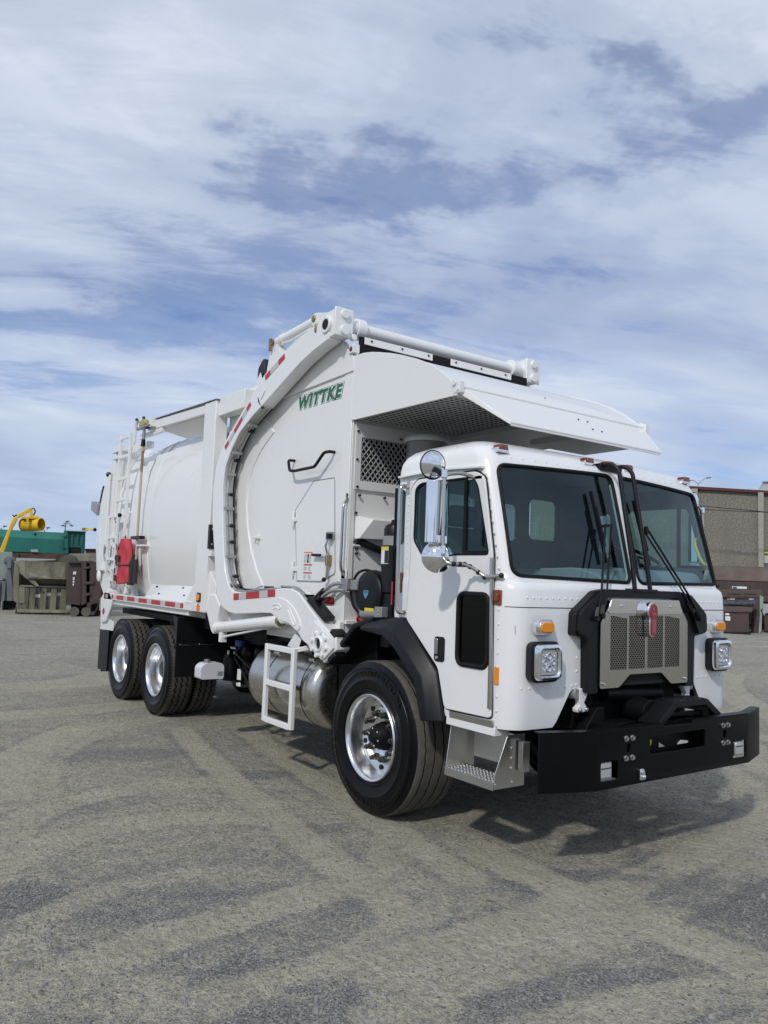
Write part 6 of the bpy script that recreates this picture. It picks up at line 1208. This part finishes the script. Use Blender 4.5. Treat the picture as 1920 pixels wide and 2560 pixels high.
# --- brown container
F = Fr('I', 1100, 30.5); rt = F.root('recycling_container'); tag(rt, 'dark brown rounded container with slotted end on rollers beside the beige compactor', 'container'); P = F.p; q = lambda *pts: [P(*a) for a in pts]
ou = rpoly(q((945, 935), (975, 900), (1125, 900), (1125, 1500), (925, 1485), (915, 1300), (922, 1100), (935, 990)), .05); MB('brown_paint').prism(ou, 'y', .05, 2.2).build('hull', rt, .02)
fr_ = MB('brown_paint').prism(q((940, 895), (1295, 895), (1295, 925), (940, 930)), 'y', -.08, .1); fr_.prism(q((1125, 900), (1195, 900), (1195, 1480), (1125, 1515)), 'y', -.10, 1.5).prism(q((1240, 910), (1400, 910), (1400, 1420), (1240, 1480)), 'y', -.06, 1.5).prism(q((1150, 985), (1240, 970), (1240, 1000), (1150, 1020)), 'y', -.13, 0).prism(q((1160, 1190), (1300, 1175), (1300, 1215), (1160, 1225)), 'y', -.13, 0).prism(q((1190, 1345), (1250, 1335), (1250, 1370), (1190, 1380)), 'y', -.13, 0).prism(q((920, 1455), (1110, 1490), (1110, 1515), (920, 1480)), 'y', -.05, .2).prism(q((1200, 1480), (1400, 1420), (1400, 1450), (1260, 1500), (1250, 1640), (1200, 1640)), 'y', -.05, .5).prism(q((1200, 1600), (1310, 1600), (1310, 1645), (1200, 1645)), 'y', -.1, .4); fr_.prism(q((1310, 1600), (1370, 1480), (1378, 1490), (1318, 1610)), 'y', -.05, .0); fr_.build('end_frame', rt, .01)
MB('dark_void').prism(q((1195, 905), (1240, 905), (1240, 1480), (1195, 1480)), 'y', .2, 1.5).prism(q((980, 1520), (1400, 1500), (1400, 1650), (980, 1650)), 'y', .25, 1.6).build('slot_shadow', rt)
gfi = MB('decal_white'); 
for pts in (((1010, 1050), (1030, 1040), (1040, 1080), (1012, 1090)), ((1035, 1040), (1055, 1045), (1050, 1085), (1040, 1080)), ((1008, 1120), (1030, 1122), (1028, 1165), (1010, 1165)), ((1006, 1175), (1028, 1175), (1024, 1200), (1006, 1200)), ((1004, 1212), (1022, 1212), (1020, 1240), (1004, 1240))): gfi.prism(q(*pts), 'y', .030, .049)
loose(gfi.build('stencil_mark', rt))
for xx, yy_ in ((1025, 1640), (1185, 1665)): a = P(xx, yy_); MB('beige_dark').cyl((a[0], -.12, .17), (a[0], .08, .17), .165, n=20).build('roller', rt, .01)
# --- grey compactor, far left
F = Fr('I', 90, 34); rt = F.root('waste_compactor'); tag(rt, 'grey green compactor at the left edge beneath the yellow crane boom', 'compactor', 'compactors standing left of the truck'); P = F.p; q = lambda *pts: [P(*a) for a in pts]
MB('grey_green').prism(q((-400, 770), (175, 770), (175, 900), (60, 1150), (-400, 1150)), 'y', .2, 2.4).build('hull', rt, .02)
MB('grey_paint').prism(q((-400, 1150), (90, 1180), (90, 1450), (-400, 1450)), 'y', 0, 2.2).prism(q((50, 870), (100, 830), (215, 850), (225, 980), (175, 1450), (95, 1450), (90, 1180), (60, 1130), (95, 1080), (95, 920), (50, 920)), 'y', -.15, 1.9).build('end_frame', rt, .015)
for xx in (-120, -40, 35): a, c_ = P(xx, 1185), P(xx+28, 1450); MB('grey_paint').bb((a[0], -.1, c_[1]), (c_[0], 0, a[1])).build('rib', rt, .008)
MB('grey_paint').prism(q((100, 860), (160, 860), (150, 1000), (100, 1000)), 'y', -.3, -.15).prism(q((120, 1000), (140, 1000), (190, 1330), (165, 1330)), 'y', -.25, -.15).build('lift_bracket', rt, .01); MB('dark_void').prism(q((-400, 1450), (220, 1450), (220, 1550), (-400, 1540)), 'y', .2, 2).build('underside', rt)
p_ = MB('galv'); a = P(25, 1500); p_.cyl((a[0], -.05, 0), (a[0], -.05, F.Z(1440)), .05, n=10); p_.build('support_leg', rt)
# --- beige low roof container and rusty flat behind
F = Fr('I', 1150, 35); rt = F.root('storage_bin'); tag(rt, 'pale beige bin with rounded end seen above the brown container', 'bin'); P = F.p; q = lambda *pts: [P(*a) for a in pts]
MB('beige_light').prism(q((955, 800), (1400, 790), (1400, 1400), (955, 1400)), 'y', 0, 2.2).build('hull', rt, .02); MB('beige_dark').prism(rpoly(q((805, 920), (830, 870), (920, 815), (1000, 808), (1050, 840), (1050, 900), (960, 905), (930, 990), (915, 990), (905, 905), (850, 940)), .03), 'y', -.4, .0).build('tipping_arm', rt, .02)
a, c_ = P(1000, 1400), P(1380, 1600); MB('beige_dark').bb((a[0], .2, 0), (c_[0], 2.0, a[1])).build('base_frame', rt)
F = Fr('I', 500, 38); rt = F.root('steel_skid'); tag(rt, 'rusty brown steel skid on which the green container rests', 'skid'); P = F.p; q = lambda *pts: [P(*a) for a in pts]
MB('rust').prism(q((180, 785), (900, 800), (1100, 850), (1100, 960), (180, 940)), 'y', 0, 3).bb((F.X(200), .2, 0), (F.X(260), .6, F.Z(865))).bb((F.X(800), .2, 0), (F.X(860), .6, F.Z(865))).build('beam', rt, .02); MB('rust').prism(q((178, 785), (262, 785), (262, 850), (178, 850)), 'y', -.1, .05).build('beam_end', rt, .01)
MB('far_grey').prism(q((225, 855), (765, 875), (765, 890), (225, 905)), 'y', -.3, 0).build('steel_channel', rt, .005)
MB('far_grey').prism(q((428, 740), (525, 740), (525, 775), (428, 775)), 'y', -.1, .3).build('control_box', rt, .01)
# --- green container
F = Fr('I', 600, 41); rt = F.root('roll_off_container'); tag(rt, 'teal green roll off container with a square end opening raised behind the compactors', 'container'); P = F.p; q = lambda *pts: [P(*a) for a in pts]
zb_ = P(500, 785)[1]
xl, xr = F.X(-300), F.X(915); zt_ = P(500, 484)[1]; zc = P(500, 585)[1]
hull = MB('green_paint').bb((xl, .0, zb_), (xr, 4, zc)).hexa([(xl, 0, zc), (xr, 0, zc), (xr, 4, zc), (xl, 4, zc), (xl, .22, zt_), (xr, .22, zt_), (xr, 3.8, zt_), (xl, 3.8, zt_)]).build('hull', rt, .015)
e = MB('green_paint').prism(q((885, 478), (935, 481), (938, 800), (890, 795)), 'y', -.12, .6).prism(q((920, 483), (1185, 498), (1175, 800), (925, 800)), 'y', .1, .6).prism(q((905, 476), (1190, 490), (1190, 505), (905, 492)), 'y', -.1, .6).build('end_wall', rt, .01)
gd = MB('green_dark')
for xx in (985, 1060, 1125): a, c_ = P(xx, 505), P(xx+18, 690); gd.bb((a[0], .02, c_[1]), (c_[0], .1, a[1]))
gd.prism(q((935, 685), (1140, 695), (1140, 712), (950, 708), (950, 800), (935, 800)), 'y', .02, .1).prism(q((1125, 700), (1140, 700), (1140, 800), (1125, 800)), 'y', .02, .1).prism(q((850, 550), (915, 545), (915, 562), (862, 566), (862, 710), (905, 710), (905, 722), (850, 722)), 'y', -.2, -.1); loose(gd.build('end_rib', rt, .008))
MB('dark_void').prism(q((952, 710), (1124, 712), (1124, 798), (952, 798)), 'y', .05, .12).build('end_opening', rt); MB('dark_void').cyl((F.X(445), .05, F.Z(527)), (F.X(445), .25, F.Z(527)), .05, n=14).build('lift_hole', rt)
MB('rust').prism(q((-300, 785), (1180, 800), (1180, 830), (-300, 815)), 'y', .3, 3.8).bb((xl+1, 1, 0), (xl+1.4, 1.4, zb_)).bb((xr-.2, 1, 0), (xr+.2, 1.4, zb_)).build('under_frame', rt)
F = Fr('I', 1240, 45); rt = F.root('dark_container'); tag(rt, 'dark brown container end showing between the green container and the truck', 'container'); P = F.p; q = lambda *pts: [P(*a) for a in pts]
MB('brown_paint').prism(q((1180, 735), (1500, 740), (1500, 1400), (1180, 1400)), 'y', 0, 3).build('hull', rt, .03); MB('rust').prism(q((1175, 728), (1500, 733), (1500, 745), (1175, 742)), 'y', -.1, 3).build('rim', rt)
# --- yellow crane
F = Fr('I', 300, 39); rt = F.root('loader_crane'); tag(rt, 'yellow hydraulic crane boom holding a yellow cylindrical bucket above the green container', 'crane'); P = F.p; q = lambda *pts: [P(*a) for a in pts]
MB('yellow_paint').prism(q((-260, 1200), (0, 740), (180, 295), (245, 290), (240, 330), (150, 500), (75, 740), (-120, 1200)), 'y', -.15, .2).build('main_boom', rt, .03); MB('yellow_paint').prism(q((235, 262), (400, 168), (440, 172), (440, 205), (270, 300), (240, 300)), 'y', -.1, .12).build('jib', rt, .02)
h = MB('yellow_paint').prism(q((420, 175), (450, 175), (455, 280), (410, 280)), 'y', -.1, .1); h.use('pencil_black').tube([(P(440, 170)[0], 0, P(440, 170)[1]), (P(475, 175)[0], 0, P(475, 175)[1]), (P(490, 215)[0], 0, P(490, 215)[1]), (P(460, 270)[0], 0, P(460, 270)[1])], .03, 8).tube([(P(180, 260)[0], 0, P(180, 260)[1]), (P(190, 285)[0], 0, P(190, 285)[1]), (P(235, 262)[0], 0, P(235, 262)[1])], .035, 8); h.build('rotator', rt, .01)
a = P(275, 390); c_ = P(520, 395); rr_ = abs(F.Z(300)-F.Z(478))/2; ax = Vector((c_[0]-a[0], -.55, c_[1]-a[1])).normalized(); A = Vector((a[0]+.12, .3, a[1])); Bp = A+ax*.95
cy_ = MB('yellow_paint').cyl(A, Bp, rr_, n=36, caps=False).cyl(A+ax*.04, Bp-ax*.0, rr_*.88, n=36, caps=False); n36 = 36
cy_.cyl(A, A+ax*.03, rr_, n=36)
rg = [[Bp+(ax.orthogonal().normalized()*math.cos(t_)+ax.cross(ax.orthogonal().normalized())*math.sin(t_))*r_ for t_ in [i*2*math.pi/36 for i in range(36)]] for r_ in (rr_, rr_*.88)]
cy_.add(rg[0]+rg[1], [(i, (i+1) % 36, 36+(i+1) % 36, 36+i) for i in range(36)]); cy_.build('bucket_drum', rt, smooth=50)
MB('yellow_paint').prism(q((300, 290), (530, 285), (540, 320), (300, 320)), 'y', -.35, .35).prism(q((360, 300), (400, 300), (395, 380), (335, 390), (335, 375), (370, 365)), 'y', -.45, -.35).build('bucket_bracket', rt, .01)
# --- lamp posts
def lamp_post(zk, x, ytop, D, heads, name, label, baseh=None):
    F = Fr(zk, x, D); rt = F.root(name); tag(rt, label, 'lamp', 'lamp posts beyond the yard'); zt = F.p(x, ytop)[1]; MB('lamp_grey').cyl((0, 0, 0), (0, 0, zt), .06, .04, n=10).build('pole', rt)
    for pts in heads:
        L = [F.p(*p) for p in pts]; MB('lamp_grey').tube([(l[0], 0, l[1]) for l in L], .03 if D < 70 else .035, 6).build('bracket_arm', rt); e_ = L[-1]; d_ = 1 if e_[0] > 0 else -1; MB('lamp_dark').box((e_[0], 0, e_[1]), (.26, .2, .07) if D < 70 else (.4, .2, .07)).build('lamp_head', rt, .02)
    return rt
lamp_post('I', 935, 350, 60, [((935, 385), (890, 380), (870, 412)), ((935, 385), (980, 385), (990, 412)), ((935, 370), (935, 352))], 'street_lamp', 'tall lamp post with three heads above the green container')
lamp_post('I', 648, 470, 58, [((648, 470), (655, 450), (668, 440))], 'street_lamp', 'short tilted floodlight behind the yellow bucket'); lamp_post('I', 55, 440, 58, [((55, 440), (58, 425), (68, 418))], 'street_lamp', 'small floodlight post left of the crane boom')
lamp_post('J', 230, 170, 75, [((230, 170), (230, 150), (195, 118), (150, 103), (110, 112)), ((230, 150), (265, 115), (310, 85), (362, 74))], 'street_lamp', 'twin armed street lamp above the concrete building roof')
# --- building on the right
F = Fr('J', 800, 56); 
P = F.p; a, c_ = P(160, 182), P(1106, 238)
rt = F.root('concrete_building'); tag(rt, 'aggregate faced concrete building with dark red roof coping behind the cab', 'building'); q = lambda *pts: [P(*a_) for a_ in pts]
sl_ = (c_[1]-a[1])/(c_[0]-a[0]); xa, xb = -14, 12; zf = lambda x: a[1]+(x-a[0])*sl_
# wall runs at an angle so that its roofline recedes
MB('aggregate_wall').prism([(xa, 0), (xb, 0), (xb, zf(xb)-.18), (xa, zf(xa)-.18)], 'y', 0, 18).build('wall', rt)
MB('coping_red').prism([(xa-.1, zf(xa)-.20), (xb, zf(xb)-.20), (xb, zf(xb)), (xa-.1, zf(xa))], 'y', -.25, 18.2).build('roof_coping', rt, .02); MB('decal_white').prism([(xa-.1, zf(xa)), (xb, zf(xb)), (xb, zf(xb)+.02), (xa-.1, zf(xa)+.02)], 'y', -.27, 18).build('coping_flashing', rt)
pa, pb_ = P(978, 262), P(1050, 0); MB('concrete_trim').bb((pa[0], -.35, 0), (pb_[0], 0, pa[1])).build('pilaster', rt, .06); pa, pb_ = P(195, 215), P(225, 0); MB('concrete_trim').bb((pa[0]-.3, -.3, 0), (pb_[0], 0, pa[1])).build('pilaster', rt, .05)
w0, w1 = P(1058, 975), P(1300, 1180); ob = MB('inner_dark').bb((w0[0], -.10, w1[1]-2), (w1[0], -.02, w0[1])); ob.use('decal_yellow').bb((w0[0], -.14, F.Z(1018)), (w1[0], -.1, F.Z(1002))); ob.use('far_grey').bb((w0[0], -.16, F.Z(1140)), (w1[0], -.1, F.Z(1045))); ob.build('loading_door', rt)
for dy in (0, 40):
    pts = [Vector((P(x, y)[0], -3, P(x, y)[1])) for x, y in ((0, 455+dy*.9), (290, 485+dy), (700, 520+dy*.6), (1106, 562), (1400, 590))]; pts = [rt.matrix_world@p for p in pts]
    w = MB('pencil_black').tube([F.o+F.r*p.x+F.a*p.y+Vector((0, 0, p.z)) for p in [Vector((P(x, y)[0], -3, P(x, y)[1])) for x, y in ((-700, 400+dy*1.2), (0, 455+dy*.9), (290, 485+dy), (700, 520+dy*.6), (1106, 562), (1700, 600))]], .022, 5).build('utility_cable'); tag(w, 'upper dark cable strung across the concrete wall' if dy == 0 else 'lower dark cable strung across the concrete wall', 'cable', 'cables across the concrete wall')
F = Fr('J', 1100, 95); rt = F.root('warehouse'); tag(rt, 'pale grey roof corner of a warehouse beyond the red coping', 'building'); P = F.p
MB('far_grey').prism([P(985, 215), P(1040, 125), P(1600, 95), P(1600, 400), P(985, 400)], 'y', 0, 12).build('roof', rt); MB('far_grey').bb((F.X(1000), .5, 0), (F.X(1600), 11, F.Z(395))).build('wall', rt); MB('grey_metal').prism([P(1036, 133), P(1036, 120), P(1600, 88), P(1600, 100)], 'y', -.2, .1).build('roof_edge', rt)
# --- brown dumpsters on the right
F = Fr('J', 850, 42); rt = F.root('roll_off_container'); tag(rt, 'long plain brown roll off container in front of the concrete building', 'container'); P = F.p
x0, x1 = F.X(300), F.X(1700); zt, zm, zb = P(700, 1182)[1], P(700, 1370)[1], P(700, 1520)[1]
MB('brown_lid').hexa([(x0, .0, zm), (x1, .0, zm), (x1, 2.4, zm), (x0, 2.4, zm), (x0, .25, zt), (x1, .25, zt), (x1, 2.3, zt), (x0, 2.3, zt)]).build('upper_side', rt, .03); MB('brown_paint').bb((x0, 0.02, .25), (x1, 2.3, zm-.02)).build('lower_side', rt, .02); MB('rust').bb((x0+.3, .2, 0), (x1-.3, 2.1, .25)).build('runners', rt)
def sticker(rt, F, pts, nm='label'):
    mb = MB('decal_white')
    for m_, x, y, x2, y2, dy in pts: a_, b2 = F.p(x, y), F.p(x2, y2); mb.use(m_).bb((a_[0], dy-.004, b2[1]), (b2[0], dy-.001, a_[1]))
    return loose(mb.build(nm, rt))
sticker(rt, F, [('decal_white', 655, 1435, 840, 1470, -.001), ('decal_blue', 665, 1440, 715, 1465, -.004)])
F = Fr('J', 800, 38.5); rt = F.root('dumpster'); tag(rt, 'taller brown dumpster with closed lid behind the smaller black lidded one', 'dumpster', 'brown dumpsters by the concrete building'); P = F.p; q = lambda *pts: [P(*a_) for a_ in pts]
MB('brown_paint').prism(q((300, 1570), (960, 1600), (1000, 2045), (900, 2040), (890, 1900), (300, 1900)), 'y', 0, 1.5).prism(q((935, 1590), (1000, 1590), (995, 2040), (905, 2040)), 'y', -.1, .1).build('hull', rt, .02); MB('brown_lid').prism(rpoly(q((300, 1480), (1020, 1480), (1045, 1520), (1040, 1575), (300, 1570)), .03), 'y', -.12, 1.55).build('lid', rt, .03)
MB('grey_green').prism(q((1000, 1550), (1050, 1570), (1040, 1700), (1010, 1740), (1030, 1780), (1025, 1980), (1000, 2040), (985, 2040), (1000, 1800)), 'y', -.15, .4).build('lift_pocket', rt, .01); sticker(rt, F, [('decal_white', 595, 1572, 690, 1608, -.001), ('orange_mark', 600, 1575, 630, 1600, -.004), ('decal_white', 865, 1580, 930, 1612, -.001)])
lr = MB('brown_paint')
for x_, x2_ in ((600, 760), (800, 960)): a_, b2 = P(x_, 1525), P(x2_, 1535); lr.bb((a_[0], -.16, b2[1]), (b2[0], -.12, a_[1]))
loose(lr.build('lid_rib', rt))
F = Fr('J', 740, 36.6); rt = F.root('dumpster'); tag(rt, 'small brown dumpster with ribbed black plastic lid nearest the truck', 'dumpster', 'brown dumpsters by the concrete building'); P = F.p; q = lambda *pts: [P(*a_) for a_ in pts]
MB('brown_paint').prism(q((380, 1760), (865, 1760), (870, 2015), (380, 2015)), 'y', 0, 1.3).prism(q((380, 1745), (905, 1745), (905, 1765), (380, 1765)), 'y', -.06, 1.3).hexa([(F.X(380), .12, F.Z(1760)), (F.X(905), .12, F.Z(1760)), (F.X(905), 1.3, F.Z(1760)), (F.X(380), 1.3, F.Z(1760)), (F.X(380), .35, F.Z(1660)), (F.X(930), .35, F.Z(1660)), (F.X(930), 1.3, F.Z(1640)), (F.X(380), 1.3, F.Z(1640))]).build('hull', rt, .02)
ld_ = MB('lid_black').hexa([(F.X(380), .22, F.Z(1680)), (F.X(915), .22, F.Z(1680)), (F.X(945), 1.35, F.Z(1630)), (F.X(380), 1.35, F.Z(1630)), (F.X(380), .22, F.Z(1665)), (F.X(915), .22, F.Z(1665)), (F.X(945), 1.35, F.Z(1612)), (F.X(380), 1.35, F.Z(1612))]).build('lid', rt, .02)
for xx in (600, 690, 770, 850): a_ = P(xx, 1665); b2 = P(xx+45, 1620); MB('lid_black').hexa([(a_[0], .21, a_[1]), (a_[0]+.28, .21, a_[1]), (b2[0]+.28, 1.3, b2[1]), (b2[0], 1.3, b2[1]), (a_[0]+.03, .21, a_[1]+.05), (a_[0]+.25, .21, a_[1]+.05), (b2[0]+.25, 1.3, b2[1]+.05), (b2[0]+.03, 1.3, b2[1]+.05)]).build('lid_rib', rt, .01)
MB('black_plastic').prism(q((380, 2010), (885, 2010), (885, 2040), (380, 2040)), 'y', -.03, 1.2).build('skid_base', rt, .01); sticker(rt, F, [('decal_white', 570, 1772, 618, 1800, -.001), ('decal_white', 570, 1812, 632, 1868, -.001), ('decal_grey', 585, 1835, 620, 1842, -.004)])
F = Fr('J', 1120, 39.5); rt = F.root('dumpster'); tag(rt, 'brown dumpster with grey lift pocket cut off by the right edge', 'dumpster', 'brown dumpsters by the concrete building'); P = F.p; q = lambda *pts: [P(*a_) for a_ in pts]
MB('brown_paint').prism(q((1045, 1620), (1500, 1630), (1500, 2000), (1060, 2000)), 'y', 0, 1.5).build('hull', rt, .02); MB('brown_lid').prism(q((1040, 1560), (1500, 1570), (1500, 1640), (1040, 1630)), 'y', -.1, 1.5).build('lid', rt, .02); MB('far_grey').prism(q((1030, 1655), (1130, 1660), (1130, 1760), (1070, 1780), (1060, 1810), (1035, 1760)), 'y', -.12, .1).build('lift_pocket', rt, .01)
